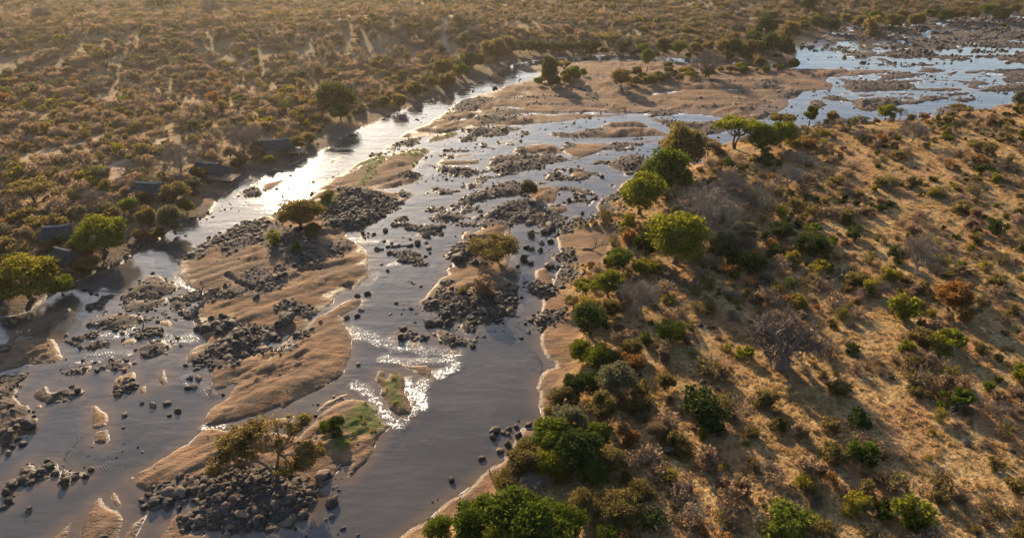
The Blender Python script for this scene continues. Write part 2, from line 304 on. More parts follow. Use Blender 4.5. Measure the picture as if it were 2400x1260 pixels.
rz('B', [(780, 990), (850, 1010), (940, 1000), (940, 1050), (890, 1090), (820, 1060)], .7, 0.5, 1.3, 'beside the mossy patch in mid river')
rz('B', [(950, 320), (1060, 285), (1240, 310), (1190, 345), (1130, 325), (1040, 325), (980, 345)], 1.0, 0.4, 1.2, 'above the round sand dome in mid river')
rz('B', [(0, 80), (100, 90), (220, 100), (280, 130), (440, 160), (380, 200), (290, 265), (140, 345), (40, 355), (0, 350)], 1.5, 0.45, 1.7, 'on the dark rubble shore of the central island')
rz('A', [(2250, 250), (2400, 160), (2400, 350), (2300, 360)], 1.2, 0.45, 1.4, 'on the dark rubble shore of the central island')
rz('E', [(400, 1260), (450, 1215), (560, 1220), (540, 1260)], 1.0, 0.4, 1.2, 'on the ridge of the central island')
rz('A', [(1280, 540), (1400, 470), (1490, 410), (1700, 310), (1850, 290), (1900, 330), (1750, 400), (1600, 430), (1500, 500), (1400, 560)], 1.1, 0.4, 1.5, 'along the left shore of the central island')
rz('A', [(1480, 410), (1700, 330), (1950, 330), (2200, 400), (2300, 560), (2150, 640), (1950, 600), (1850, 480), (1700, 520), (1600, 560)], .45, 0.4, 1.3, 'on the upper flat of the central island')
rz('A', [(2000, 600), (2120, 560), (2260, 590), (2200, 640), (2060, 640)], .9, 0.4, 1.6, 'on the grey stone patch of the central island')
rz('A', [(1460, 800), (1600, 770), (1700, 790), (1680, 840), (1520, 860), (1440, 850)], 1.6, 0.4, 1.3, 'beside the driftwood stump on the central island')
rz('A', [(1700, 700), (1800, 640), (1900, 680), (2020, 700), (1980, 800), (1850, 830), (1740, 800), (1690, 760)], .9, 0.4, 1.2, 'in the middle of the central island')
rz('A', [(1930, 650), (2020, 640), (2030, 720), (1950, 720)], 1.0, 0.5, 1.5, 'in the middle of the central island')
rz('A', [(1410, 1030), (1480, 990), (1570, 990), (1700, 1020), (1660, 1070), (1540, 1080), (1450, 1080)], 1.5, 0.6, 2.0, 'in the heap at the foot of the central island')
rz('A', [(1950, 900), (2060, 870), (2200, 930), (2230, 940), (2150, 970), (2070, 950), (1960, 930)], 1.2, 0.5, 1.4, 'above the large oval boulder on the central island')
rz('A', [(1480, 1190), (1600, 1080), (1750, 1040), (1900, 1050), (1960, 1110), (1930, 1180), (1850, 1240), (1600, 1260), (1500, 1250), (1420, 1240)], 1.1, 0.5, 1.7, 'in the boulder field above the long tan sandbar')
rz('A', [(2080, 1090), (2180, 1070), (2180, 1130), (2090, 1130)], 1.2, 0.5, 1.4, 'on the upper end of the long tan sandbar')
rz('A', [(1970, 1200), (2100, 1160), (2080, 1220), (2000, 1240)], 1.0, 0.4, 1.2, 'on the upper end of the long tan sandbar')
rz('A', [(2280, 480), (2400, 460), (2400, 560), (2310, 570)], .8, 0.4, 1.2, 'on the right flat of the central island')
rz('B', [(0, 440), (60, 440), (80, 490), (0, 540)], .8, 0.4, 1.2, 'on the right flat of the central island')
rz('A', [(1370, 960), (1400, 870), (1440, 880), (1420, 960)], .7, 0.4, 1.1, 'beside the driftwood stump on the central island')
rz('C', [(1310, 50), (1370, 10), (1480, 0), (1700, 0), (1660, 60), (1480, 60), (1340, 60)], 1.0, 0.5, 1.4, 'at the upper left corner of the long tan sandbar')
rz('C', [(820, 240), (870, 170), (950, 150), (955, 190), (900, 240), (820, 270)], 1.0, 0.7, 1.5, 'on the square sand islet')
rz('C', [(0, 130), (120, 110), (200, 90), (200, 110), (130, 180), (110, 260), (0, 200)], .8, 0.4, 1.3, 'on the rocky sandbank at the left edge')
rz('C', [(0, 540), (60, 480), (120, 500), (100, 560), (30, 590)], .9, 0.6, 1.8, 'on the rocky sandbank at the left edge')
rz('A', [(0, 1200), (120, 1160), (130, 1190), (60, 1240), (0, 1250)], .4, 0.4, 1.2, 'on the brown sandbar at the left edge')
# banks
rz('A', [(740, 600), (860, 560), (900, 480), (1000, 450), (1110, 420), (1110, 440), (1040, 480), (930, 540), (860, 590), (760, 632)], .8, 0.35, 1.1, 'along the shaded left bank')
rz('A', [(1240, 340), (1310, 310), (1400, 260), (1470, 240), (1470, 265), (1400, 285), (1310, 335)], .9, 0.35, 1.2, 'along the left bank below the grey green tree')
rz('E', [(370, 790), (560, 730), (680, 690), (820, 640), (830, 650), (680, 705), (560, 760), (400, 800)], .6, 0.35, 1.1, 'along the left bank of the upper channel')
rz('E', [(1900, 360), (2060, 370), (2060, 392), (1900, 385)], .3, 0.35, 1.0, 'along the far bank of the upper channel')
rz('B', [(1310, 980), (1400, 940), (1600, 930), (1600, 1000), (1500, 1020), (1400, 1060), (1330, 1080)], 1.2, 0.5, 1.4, 'on the right bank between two sand beaches')
rz('B', [(1300, 750), (1330, 720), (1420, 740), (1480, 760), (1500, 820), (1420, 845), (1340, 815)], 1.3, 0.5, 1.4, 'on the right bank below the sand finger')
rz('B', [(1480, 640), (1560, 600), (1700, 640), (1700, 740), (1600, 790), (1510, 760)], 1.0, 0.4, 1.4, 'on the right bank under the leaning tree')
rz('B', [(1460, 540), (1540, 500), (1620, 500), (1640, 560), (1560, 590)], .8, 0.5, 1.4, 'on the right bank beside the root tangle')
rz('B', [(1600, 300), (1720, 300), (1800, 220), (1850, 130), (1960, 90), (2000, 220), (2060, 330), (2060, 440), (1940, 440), (1900, 380), (1700, 350), (1600, 360)], 1.0, 0.35, 1.2, 'on the stony right bank beside the tall green trees')
rz('B', [(1400, 330), (1500, 350), (1600, 310), (1640, 350), (1560, 400), (1460, 390)], .8, 0.5, 1.5, 'where the dark rubble island meets the right bank')
rz('B', [(1840, 130), (1960, 60), (1960, 110), (1870, 160)], .6, 0.35, 1.0, 'on the stony right bank beside the tall green trees')
rz('F', [(2150, 790), (2320, 760), (2340, 790), (2170, 820)], .5, 0.4, 1.3, 'on the right bank at the far right')
# upper bar
rz('E', [(760, 770), (840, 710), (960, 690), (1060, 700), (1000, 760), (900, 790), (760, 810)], .5, 0.35, 1.1, 'on the left tip of the wide pink sandbar')
rz('E', [(940, 850), (1010, 800), (1100, 780), (1240, 770), (1230, 860), (1000, 880)], .35, 0.35, 1.1, 'on the lower left of the wide pink sandbar')
rz('E', [(1720, 670), (1800, 680), (1830, 700), (1740, 705)], .4, 0.35, 1.0, 'in the middle of the wide pink sandbar')
rz('E', [(1890, 600), (2010, 610), (2040, 680), (1910, 690), (1960, 650)], .4, 0.35, 1.2, 'below the second tree clump on the wide pink sandbar')
rz('E', [(2020, 700), (2080, 690), (2070, 740), (2030, 735)], .5, 0.35, 1.1, 'right of the middle of the wide pink sandbar')
rz('E', [(2130, 790), (2230, 770), (2400, 800), (2400, 900), (2300, 890), (2210, 850)], .4, 0.35, 1.1, 'on the lower lobe of the wide pink sandbar')
rz('F', [(0, 890), (80, 880), (110, 920), (0, 935)], .6, 0.4, 1.2, 'on the lower lobe of the wide pink sandbar')
rz('F', [(380, 630), (480, 640), (470, 660), (390, 655)], .5, 0.4, 1.0, 'on the right part of the wide pink sandbar')
rz('F', [(500, 600), (620, 600), (640, 620), (510, 625)], .4, 0.4, 1.0, 'on the right part of the wide pink sandbar')
rz('F', [(360, 770), (620, 790), (600, 815), (480, 810)], .2, 0.4, 1.0, 'on the right part of the wide pink sandbar')
rz('F', [(650, 650), (760, 640), (830, 655), (740, 695), (680, 690)], .3, 0.35, 1.0, 'on the right end of the wide pink sandbar')
rz('E', [(1450, 950), (1500, 930), (1600, 940), (1750, 905), (1850, 900), (1850, 960), (1700, 970), (1550, 970)], .4, 0.35, 1.1, 'on the long flat sand islet')
rz('E', [(1200, 1070), (1240, 1040), (1290, 1035), (1290, 1080)], .6, 0.35, 1.1, 'on the oval sand islet')
rz('E', [(1545, 1050), (1580, 1000), (1640, 1010), (1640, 1040), (1580, 1050)], .6, 0.35, 1.1, 'on the domed sand islet')
rz('E', [(1290, 750), (1340, 735), (1340, 745), (1300, 760)], .3, 0.35, 1.0, 'on the wide pink sandbar')

for tl, pts in [('E', [(1100, 690), (1500, 680), (1800, 700), (1800, 716), (1500, 695), (1100, 708)]), ('E', [(1250, 800), (1700, 780), (2100, 790), (2100, 803), (1700, 795), (1250, 818)]), ('E', [(1300, 728), (1900, 742), (1900, 758), (1300, 742)]),
                ('F', [(0, 700), (300, 690), (600, 720), (600, 733), (300, 702), (0, 714)]), ('F', [(100, 758), (400, 740), (650, 750), (650, 763), (400, 752), (100, 772)]), ('F', [(100, 570), (500, 575), (900, 590), (900, 605), (500, 590), (100, 585)]),
                ('E', [(1500, 620), (1800, 640), (1800, 655), (1500, 640)]), ('E', [(980, 830), (1300, 850), (1300, 865), (980, 850)])]:
    rz(tl, pts, .22, 0.4, 1.2, 'in a dark band across the wide pink sandbar')
# thin rivulets cut into the bars: tile, polyline, width in metres
RIVU = [('E', [(1200, 812), (1350, 800), (1500, 803), (1700, 797), (1900, 801), (2150, 806)], 1.6), ('E', [(1060, 762), (1160, 758), (1260, 763)], 1.2), ('F', [(20, 632), (160, 630), (320, 633), (700, 629)], 1.6), ('F', [(0, 808), (120, 818), (300, 838), (560, 850)], 2.2),
        ('E', [(2200, 665), (2290, 655), (2370, 640)], 2.0), ('F', [(1040, 552), (1250, 535), (1400, 520)], 1.8), ('E', [(780, 850), (900, 835), (940, 822)], 1.0), ('A', [(2110, 672), (2180, 655), (2250, 640)], .5), ('A', [(1600, 690), (1680, 745), (1780, 790)], .5)]

# sand beaches on the right bank, green patches and paths
BEACH = [T('B', [(1520, 370), (1600, 355), (1700, 375), (1900, 395), (1900, 470), (1860, 560), (1800, 650), (1700, 620), (1560, 600), (1500, 520), (1520, 430)]),
         T('B', [(1350, 720), (1360, 630), (1450, 615), (1500, 680), (1510, 740), (1460, 760)]),
         T('B', [(1400, 950), (1410, 840), (1500, 835), (1600, 880), (1615, 930), (1480, 955)]),
         T('B', [(1400, 1150), (1400, 1050), (1500, 1015), (1640, 1035), (1720, 1080), (1660, 1150), (1625, 1260), (1560, 1300), (1430, 1270)]),
         T('D', [(1370, 200), (1390, 130), (1440, 70), (1580, 60), (1500, 230), (1470, 330), (1440, 430), (1390, 440)]),
         T('D', [(1210, 580), (1270, 490), (1400, 480), (1380, 540), (1230, 640), (1160, 720)]),
         T('D', [(360, 1280), (560, 1150), (760, 990), (900, 900), (1120, 720), (1110, 850), (1000, 900), (860, 1010), (840, 1110), (720, 1150), (560, 1280)]),
         T('F', [(40, 1060), (240, 1035), (250, 1060), (140, 1090), (60, 1110)])]
MOSS = [T('E', [(340, 1090), (420, 1065), (480, 1055), (630, 1042), (600, 1070), (540, 1110), (440, 1110)]),
        T('E', [(100, 1170), (210, 1110), (330, 1100), (300, 1140), (230, 1200), (200, 1260), (160, 1260), (190, 1180)]),
        T('E', [(480, 1165), (560, 1125), (520, 1180)]),
        T('D', [(-60, 500), (60, 420), (130, 330), (190, 310), (250, 380), (300, 460), (250, 530), (120, 550), (40, 540)]),
        T('D', [(-60, 560), (20, 550), (80, 600), (0, 660), (-60, 640)]),
        T('C', [(2340, 450), (2400, 430), (2400, 540), (2350, 530)]),
        T('C', [(2190, 530), (2320, 520), (2260, 600)]),
        T('B', [(800, 930), (880, 940), (920, 990), (840, 1000)]),
        T('B', [(100, 20), (250, -40), (200, 30), (120, 80)]),
        T('A', [(2230, 130), (2400, 110), (2400, 200), (2250, 220)]),
        T('G', [(2020, 1160), (2160, 1090), (2250, 1040), (2230, 1020), (2100, 1090)]),
        T('F', [(1180, 345), (1270, 330), (1340, 340), (1300, 355), (1200, 357)]),
        T('F', [(2080, 640), (2200, 605), (2240, 615), (2150, 645)])]
PATHS = [(T('E', [(740, 420), (722, 370), (735, 310), (760, 275), (820, 245), (870, 235)]), 1.8),
         (T('G', [(760, 1260), (860, 1200), (980, 1150), (1080, 1110), (1150, 1040)]), 2.0),
         (T('G', [(0, 1190), (60, 1180), (250, 1160), (420, 1110), (640, 1050), (720, 1020)]), 2.0),
         (T('G', [(600, 850), (1000, 800), (1250, 790), (1600, 800), (2000, 740), (2220, 710)]), 1.5),
         (T('A', [(840, 60), (860, 0), (900, -40)]), 2.5)]
# rapids: polylines with radius in tile units and strength
RAP = [('B', [(90, 1090), (250, 1130), (420, 1180), (620, 1215), (800, 1230)], 75, .62), ('D', [(330, 10), (480, 30), (620, 20), (800, 30)], 65, .68), ('D', [(560, 190), (560, 320)], 85, .95),
       ('D', [(470, 150), (500, 380)], 45, 1.0),
       ('D', [(100, 190), (200, 250), (290, 370), (370, 470), (450, 450)], 62, .78), ('D', [(700, 110), (790, 60)], 70, 1.0), ('D', [(570, 590)], 25, .3),
       ('B', [(130, 900), (200, 800), (260, 680)], 60, .22), ('B', [(340, 610), (440, 580), (550, 560)], 28, .6), ('B', [(330, 450), (420, 490)], 40, .45), ('B', [(90, 430), (240, 450)], 35, .5),
       ('B', [(1220, 560), (1240, 620)], 30, .5), ('B', [(920, 330), (950, 350)], 30, .5),
       ('A', [(640, 1130), (800, 1090), (1000, 1100), (1200, 1150), (1380, 1120)], 70, .6), ('A', [(1240, 720), (1330, 760), (1410, 810)], 60, .75), ('A', [(640, 1230), (900, 1230)], 50, .6),
       ('A', [(420, 1030), (520, 920), (620, 850)], 60, .3), ('C', [(480, 40), (700, 20), (760, -20)], 45, .6), ('C', [(1300, 150), (1390, 200), (1480, 260)], 60, .4),
       ('C', [(690, 780), (760, 760)], 45, .35), ('C', [(1340, 940), (1420, 880)], 30, .6), ('C', [(720, 700), (830, 650)], 35, .25), ('C', [(1430, 490), (1560, 490)], 28, .9),
       ('E', [(560, 1150), (620, 1090), (700, 1060)], 60, .4), ('E', [(1000, 1090), (1200, 1000), (1500, 985), (1900, 975), (2300, 980)], 55, .3), ('E', [(640, 1230), (1000, 1230), (1400, 1215)], 60, .3),
       ('E', [(500, 1210), (560, 1160)], 50, .5), ('A', [(2230, 60), (2000, 130)], 30, .4), ('F', [(900, 330), (1100, 250), (1130, 210)], 45, .5), ('F', [(1340, 300), (1700, 250), (1900, 200)], 45, .5),
       ('F', [(820, 760), (760, 820)], 40, .2), ('A', [(1830, 90), (1850, 110)], 25, .7)]

# ------------------------------------------------------------------ material helpers
class NT:
    def __init__(s, name):
        s.m = bpy.data.materials.new(name); s.m.use_nodes = True
        s.t = s.m.node_tree; s.t.nodes.clear()
        s.out = s.t.nodes.new('ShaderNodeOutputMaterial')
    def n(s, typ, **kw):
        nd = s.t.nodes.new(typ)
        for k, v in kw.items(): setattr(nd, k, v)
        return nd
    def l(s, a, b): s.t.links.new(a, b)
    def setin(s, nd, key, v):
        if hasattr(v, 'links') or isinstance(v, bpy.types.NodeSocket): s.l(v, nd.inputs[key])
        else: nd.inputs[key].default_value = v
    def math(s, op, a, b=0.0, clamp=False):
        nd = s.n('ShaderNodeMath', operation=op, use_clamp=clamp)
        s.setin(nd, 0, a); s.setin(nd, 1, b); return nd.outputs[0]
    def mix(s, f, a, b):
        nd = s.n('ShaderNodeMix', data_type='RGBA')
        s.setin(nd, 0, f); s.setin(nd, 6, a if not isinstance(a, tuple) else (*a, 1)[:4]); s.setin(nd, 7, b if not isinstance(b, tuple) else (*b, 1)[:4])
        return nd.outputs[2]
    def ramp(s, v, lo, hi, a=0.0, b=1.0):
        nd = s.n('ShaderNodeMapRange', interpolation_type='SMOOTHSTEP')
        s.setin(nd, 0, v); nd.inputs[1].default_value = lo; nd.inputs[2].default_value = hi
        nd.inputs[3].default_value = a; nd.inputs[4].default_value = b
        return nd.outputs[0]
    def noise(s, vec, scale, detail=3.0, rough=0.6):
        nd = s.n('ShaderNodeTexNoise'); s.setin(nd, 'Vector', vec)
        nd.inputs['Scale'].default_value = scale; nd.inputs['Detail'].default_value = detail; nd.inputs['Roughness'].default_value = rough
        return nd.outputs['Fac']
    def attr(s, name):
        return s.n('ShaderNodeAttribute', attribute_name=name).outputs['Fac']
    def pos(s): return s.n('ShaderNodeNewGeometry').outputs['Position']
    def obj(s): return s.n('ShaderNodeTexCoord').outputs['Object']
    def scale(s, v, sc3, rot=0.0):
        nd = s.n('ShaderNodeMapping'); s.setin(nd, 0, v)
        nd.inputs['Scale'].default_value = sc3; nd.inputs['Rotation'].default_value = (0, 0, rot)
        return nd.outputs[0]
    def bump(s, h, strength, dist, nrm=None):
        nd = s.n('ShaderNodeBump'); s.setin(nd, 'Height', h); s.setin(nd, 'Strength', strength); s.setin(nd, 'Distance', dist)
        if nrm is not None: s.l(nrm, nd.inputs['Normal'])
        return nd.outputs[0]
    def bsdf(s, col, rough=0.9, nrm=None, spec=0.25):
        nd = s.n('ShaderNodeBsdfPrincipled')
        s.setin(nd, 'Base Color', col if not isinstance(col, tuple) else (*col, 1)[:4])
        s.setin(nd, 'Roughness', rough); s.setin(nd, 'Specular IOR Level', spec)
        if nrm is not None: s.l(nrm, nd.inputs['Normal'])
        s.l(nd.outputs[0], s.out.inputs[0]); return nd

def mat_ground():
    t = NT('savanna_ground'); P = t.pos()
    n_big = t.noise(P, 0.035, 2); n_mid = t.noise(P, 0.22, 2); n_fine = t.noise(P, 1.6, 3, .7); n_red = t.noise(P, 0.06, 2)
    grass = t.mix(t.ramp(n_mid, .35, .65), (.35, .205, .078), (.49, .325, .14))
    grass = t.mix(t.ramp(n_fine, .42, .62), grass, (.20, .12, .05))
    soil = t.mix(t.ramp(n_fine, .3, .7), (.34, .18, .08), (.25, .13, .06))
    c = t.mix(t.ramp(n_red, .52, .66), grass, soil)
    c = t.mix(t.ramp(n_big, .55, .75, 0, .55), c, (.13, .082, .038))
    c = t.mix(t.math('MULTIPLY', t.attr('litter'), t.ramp(n_mid, .3, .7, .45, .9)), c, (.19, .13, .075))
    c = t.mix(t.attr('track'), c, (.42, .29, .20))
    # sand and gravel of the river bed
    Ps = t.scale(P, (.22, 1.5, 1), .62)
    sn = t.noise(Ps, .6, 3, .65); sg = t.noise(P, 3.2, 2, .75); sb = t.noise(P, .09, 2, .6); sm = t.noise(P, .8, 3, .7)
    sand = t.mix(t.ramp(sn, .32, .68), (.195, .100, .045), (.31, .178, .092))
    sand = t.mix(t.ramp(sb, .40, .62, 0, .8), sand, (.165, .080, .038))
    stain = t.noise(t.scale(P, (.3, 1.1, 1), .62), .28, 3, .7)
    sand = t.mix(t.ramp(stain, .47, .62, 0, .8), sand, (.095, .062, .043))
    stain2 = t.noise(t.scale(P, (.25, 1.0, 1), .2), .11, 3, .7)
    sand = t.mix(t.ramp(stain2, .46, .60, 0, .6), sand, (.125, .078, .055))
    sand = t.mix(t.ramp(sm, .50, .68, 0, .5), sand, (.17, .105, .07))
    sand = t.mix(t.ramp(sg, .52, .72, 0, .5), sand, (.13, .085, .06))
    rock = t.mix(t.ramp(sm, .35, .65), (.13, .069, .036), (.235, .135, .076)); rock = t.mix(t.ramp(sg, .5, .7, 0, .6), rock, (.085, .058, .045))
    sand = t.mix(t.math('MULTIPLY', t.attr('bed'), .85), sand, rock)
    mossc = t.mix(sm, (.055, .066, .015), (.115, .115, .03))
    sand = t.mix(t.math('MULTIPLY', t.attr('moss'), t.ramp(t.noise(P, .6, 2, .7), .22, .40)), sand, mossc)
    grav = t.mix(t.ramp(sg, .35, .65), (.038, .031, .027), (.10, .078, .066))
    sand = t.mix(t.math('MULTIPLY', t.attr('rub'), t.ramp(sg, .2, .5, .45, 1.0)), sand, grav)
    z = t.n('ShaderNodeSeparateXYZ'); t.l(P, z.inputs[0])
    wet = t.ramp(t.math('ADD', z.outputs[2], t.math('MULTIPLY', t.math('SUBTRACT', sn, .5), .35)), .05, .42, 1, 0)
    wets = t.n('ShaderNodeMix', data_type='RGBA', blend_type='MULTIPLY')
    t.l(t.math('MULTIPLY', wet, .75), wets.inputs[0]); t.l(sand, wets.inputs[6]); wets.inputs[7].default_value = (.55, .50, .46, 1)
    c = t.mix(t.attr('sand'), c, wets.outputs[2])
    hb = t.math('ADD', t.math('MULTIPLY', t.noise(P, 2.2, 3, .75), 1.0), t.math('MULTIPLY', n_mid, .6))
    hs = t.math('ADD', t.math('ADD', t.math('MULTIPLY', sn, .35), t.math('MULTIPLY', sm, .6)), t.math('MULTIPLY', sg, .22))
    mh = t.n('ShaderNodeMix', data_type='FLOAT'); t.l(t.attr('sand'), mh.inputs[0]); t.l(hb, mh.inputs[2]); t.l(hs, mh.inputs[3])
    nb = t.bump(mh.outputs[0], 1.0, .45)
    t.bsdf(c, t.ramp(t.math('MULTIPLY', wet, t.attr('sand')), 0, 1, .92, .50), nb, .2)
    return t.m

def mat_water():
    t = NT('river_water'); P = t.pos(); rap = t.attr('rapid'); sh = t.attr('shore')
    big = t.noise(P, .035, 3); 
    col = t.mix(t.ramp(big, .35, .65), (.058, .052, .047), (.078, .068, .061))
    Pw = t.scale(P, (1.0, .45, 1), .5)
    fn = t.noise(t.scale(P, (1.3, .6, 1), -.35), 1.9, 3, .75); fn2 = t.noise(Pw, .9, 3, .65)
    st = t.noise(t.scale(P, (.45, 1.5, 1), .9), .6, 3, .7)
    thr = t.math('ADD', t.math('ADD', t.math('MULTIPLY', fn, .75), t.math('MULTIPLY', st, .55)), t.math('MULTIPLY', t.math('SUBTRACT', rap, 1.0), .25))
    foam_glint = t.math('MULTIPLY', t.ramp(thr, .585, .70), t.ramp(rap, .1, .6))
    edge = t.math('MULTIPLY', t.ramp(t.math('ADD', sh, t.math('MULTIPLY', t.math('SUBTRACT', fn, .5), .5)), -.16, -.05), t.ramp(t.noise(P, .22, 2), .50, .62))  # white shore rim: thin foam plus sun glint on wet edges, put into colour
    foam_glint = t.math('MAXIMUM', foam_glint, t.math('MULTIPLY', edge, .8), clamp=True)
    c = t.mix(t.math('MULTIPLY', t.ramp(sh, -3.2, 0), .65), col, (.15, .095, .055))
    c = t.mix(foam_glint, c, (.82, .79, .75))
    w1 = t.noise(t.scale(P, (1, .6, 1), .45), .55, 3, .55); w2 = t.noise(P, 3.0, 3, .6)
    wav = t.n('ShaderNodeTexWave', wave_type='BANDS', bands_direction='DIAGONAL'); t.l(P, wav.inputs[0])
    wav.inputs['Scale'].default_value = .95; wav.inputs['Distortion'].default_value = 6; wav.inputs['Detail'].default_value = 3; wav.inputs['Detail Scale'].default_value = .7
    cur = t.noise(t.scale(P, (.35, 1.3, 1), .75), .12, 3, .6)
    hcalm = t.math('MULTIPLY', t.math('ADD', t.math('MULTIPLY', w1, .06), t.math('MULTIPLY', w2, .014)), t.ramp(cur, .35, .65, .25, 1.6))
    hrap = t.math('MULTIPLY', t.math('ADD', t.math('MULTIPLY', wav.outputs[1], .045), t.math('MULTIPLY', fn, .19)), rap)
    nb = t.bump(t.math('ADD', hcalm, hrap), 1.0, 1.0)
    b = t.bsdf(c, t.ramp(foam_glint, 0, 1, .055, .6), nb, .5)
    b.inputs['IOR'].default_value = 1.42
    return t.m

M_GROUND, M_WATER = mat_ground(), mat_water()

# ------------------------------------------------------------------ mesh helpers
def np_mesh(name, v, f, smooth=True, attrs=None, mats=None, mat_idx=None):
    me = bpy.data.meshes.new(name)
    v = np.ascontiguousarray(v, np.float32); f = np.ascontiguousarray(f, np.int32)
    k = f.shape[1]
    me.vertices.add(len(v)); me.vertices.foreach_set('co', v.ravel())
    me.loops.add(f.size); me.loops.foreach_set('vertex_index', f.ravel())
    me.polygons.add(len(f))
    me.polygons.foreach_set('loop_start', np.arange(0, f.size, k, dtype=np.int32))
    me.polygons.foreach_set('loop_total', np.full(len(f), k, np.int32))
    if mat_idx is not None: me.polygons.foreach_set('material_index', np.ascontiguousarray(mat_idx, np.int32))
    for a, val in (attrs or {}).items():
        at = me.attributes.new(a, 'FLOAT', 'POINT'); at.data.foreach_set('value', np.ascontiguousarray(val, np.float32))
    me.update(calc_edges=True)
    me.polygons.foreach_set('use_smooth', np.full(len(f), smooth, bool))
    for m in (mats or []): me.materials.append(m)
    return me
def link(name, me, parent=None, **props):
    o = bpy.data.objects.new(name, me); COL.objects.link(o)
    if parent: o.parent = parent
    for k, v in props.items():
        if v is not None: o[k] = v
    return o

# ------------------------------------------------------------------ terrain grid
py_rows = np.arange(1440, -46, -3.0)
_, Yr = ground(np.full(py_rows.shape, 1200.0), py_rows)
Yr = list(Yr[::1])
while Yr[-1] < 4200: Yr.append(Yr[-1] * 1.05)
Yr = np.array([Yr[0] - 45, Yr[0] - 30, Yr[0] - 15] + Yr)
u = np.arange(-60, 2461, 3.0)
lo = list(np.arange(-72, -700, -12.0)); step = 60.0
while lo[-1] > -3000: lo.append(lo[-1] - step); step *= 1.25
hi = list(np.arange(2472, 3100, 12.0)); step = 60.0
while hi[-1] < 5400: hi.append(hi[-1] + step); step *= 1.25
Ur = np.concatenate([np.array(lo[::-1]), u, np.array(hi)])
NR, NC = len(Yr), len(Ur)
ZC = Yr * cP + HC * sP
GX = ((Ur[None, :] - W / 2) / FPX) * ZC[:, None]
GY = np.repeat(Yr[:, None], NC, 1)
def gidx(x, y):
    x = np.asarray(x, float); y = np.asarray(y, float)
    r = np.interp(y, Yr, np.arange(NR))
    c = np.interp(W / 2 + FPX * x / (y * cP + HC * sP), Ur, np.arange(NC))
    return r, c
def gsample(G, x, y):
    r, c = gidx(x, y)
    r0 = np.clip(r.astype(int), 0, NR - 2); c0 = np.clip(c.astype(int), 0, NC - 2)
    fr, fc = r - r0, c - c0
    return (G[r0, c0] * (1 - fr) + G[r0 + 1, c0] * fr) * (1 - fc) + (G[r0, c0 + 1] * (1 - fr) + G[r0 + 1, c0 + 1] * fr) * fc

wl, wr = wpoly(LEFT), wpoly(RIGHT)
riv = wl + wr[::-1]
X, Y = GX, GY
near = (GY < 1200)
rip1 = fbm(X / 7.0, Y / 7.0, 1, 3); rip2 = fbm(X / 1.8, Y / 1.8, 5, 3)
dL = np.full(X.shape, 1e3); dR = np.full(X.shape, 1e3)
dL[near] = seg_dist(X[near], Y[near], wl, False); dR[near] = seg_dist(X[near], Y[near], wr, False)
inr = np.zeros(X.shape, bool); inr[near] = inside(X[near], Y[near], riv)
dmin = np.minimum(dL, dR)
dbank = np.where(inr, -dmin, dmin) + 0.9 * rip1 * np.clip(dmin / 4 + .3, 0, 1) + 0.35 * rip2
isleft = dL < dR
dpos = np.clip(dbank, 0, None)
# bank profiles, hills
roll = fbm(X / 70.0, Y / 70.0, 31, 3)
hl = 2.3 * sstep(0, 22, dpos) + 0.35 * sstep(0, 2.0, dpos) + np.clip(dpos - 20, 0, 400) * .006
ridge_y = 415 + 0.10 * (X + 160)
ridge = 11.0 * np.exp(-((Y - ridge_y) / 62.0) ** 2) * sstep(140, -60, X)
ridge2 = 8.0 * np.exp(-((Y - 640) / 70.0) ** 2)
hl = hl + (ridge + ridge2 + 2.2 * roll) * sstep(15, 80, dpos)
hr = 2.4 * sstep(0, 13, dpos) + 0.3 * sstep(0, 1.2, dpos) + np.clip(dpos - 13, 0, 200) * .012 + 1.3 * roll * sstep(12, 50, dpos)
hland = np.where(isleft, hl, hr)
rough = fbm(X / 2.6, Y / 2.6, 41, 4)
hland = hland + 0.28 * rough * sstep(4, 14, dpos)
Hgt = np.where(dbank > 0, hland, np.maximum(dbank * .22, -1.2))
owner = np.full(X.shape, -1, np.int32)
shore = dbank.copy()
sandA = np.where(isleft, 1 - sstep(5, 13, dbank + 4 * rip1), 1 - sstep(3.0, 7, dbank + 2.5 * rip1))
bedA = np.zeros(X.shape); rubA = np.zeros(X.shape); mossA = np.zeros(X.shape); trackA = np.zeros(X.shape)

def bbox_mask(pts, mar):
    a = np.array(pts)
    return (X > a[:, 0].min() - mar) & (X < a[:, 0].max() + mar) & (Y > a[:, 1].min() - mar) & (Y < a[:, 1].max() + mar)
# flow-aligned ridges on the sand
ca, sa = math.cos(.62), math.sin(.62)
Vx, Vy = X * ca + Y * sa, -X * sa + Y * ca
flow = fbm(Vx / 26.0, Vy / 3.2, 61, 4)
flow2 = fbm(X / 30.0, (Y + .25 * X) / 4.0, 63, 4)
ISW = []
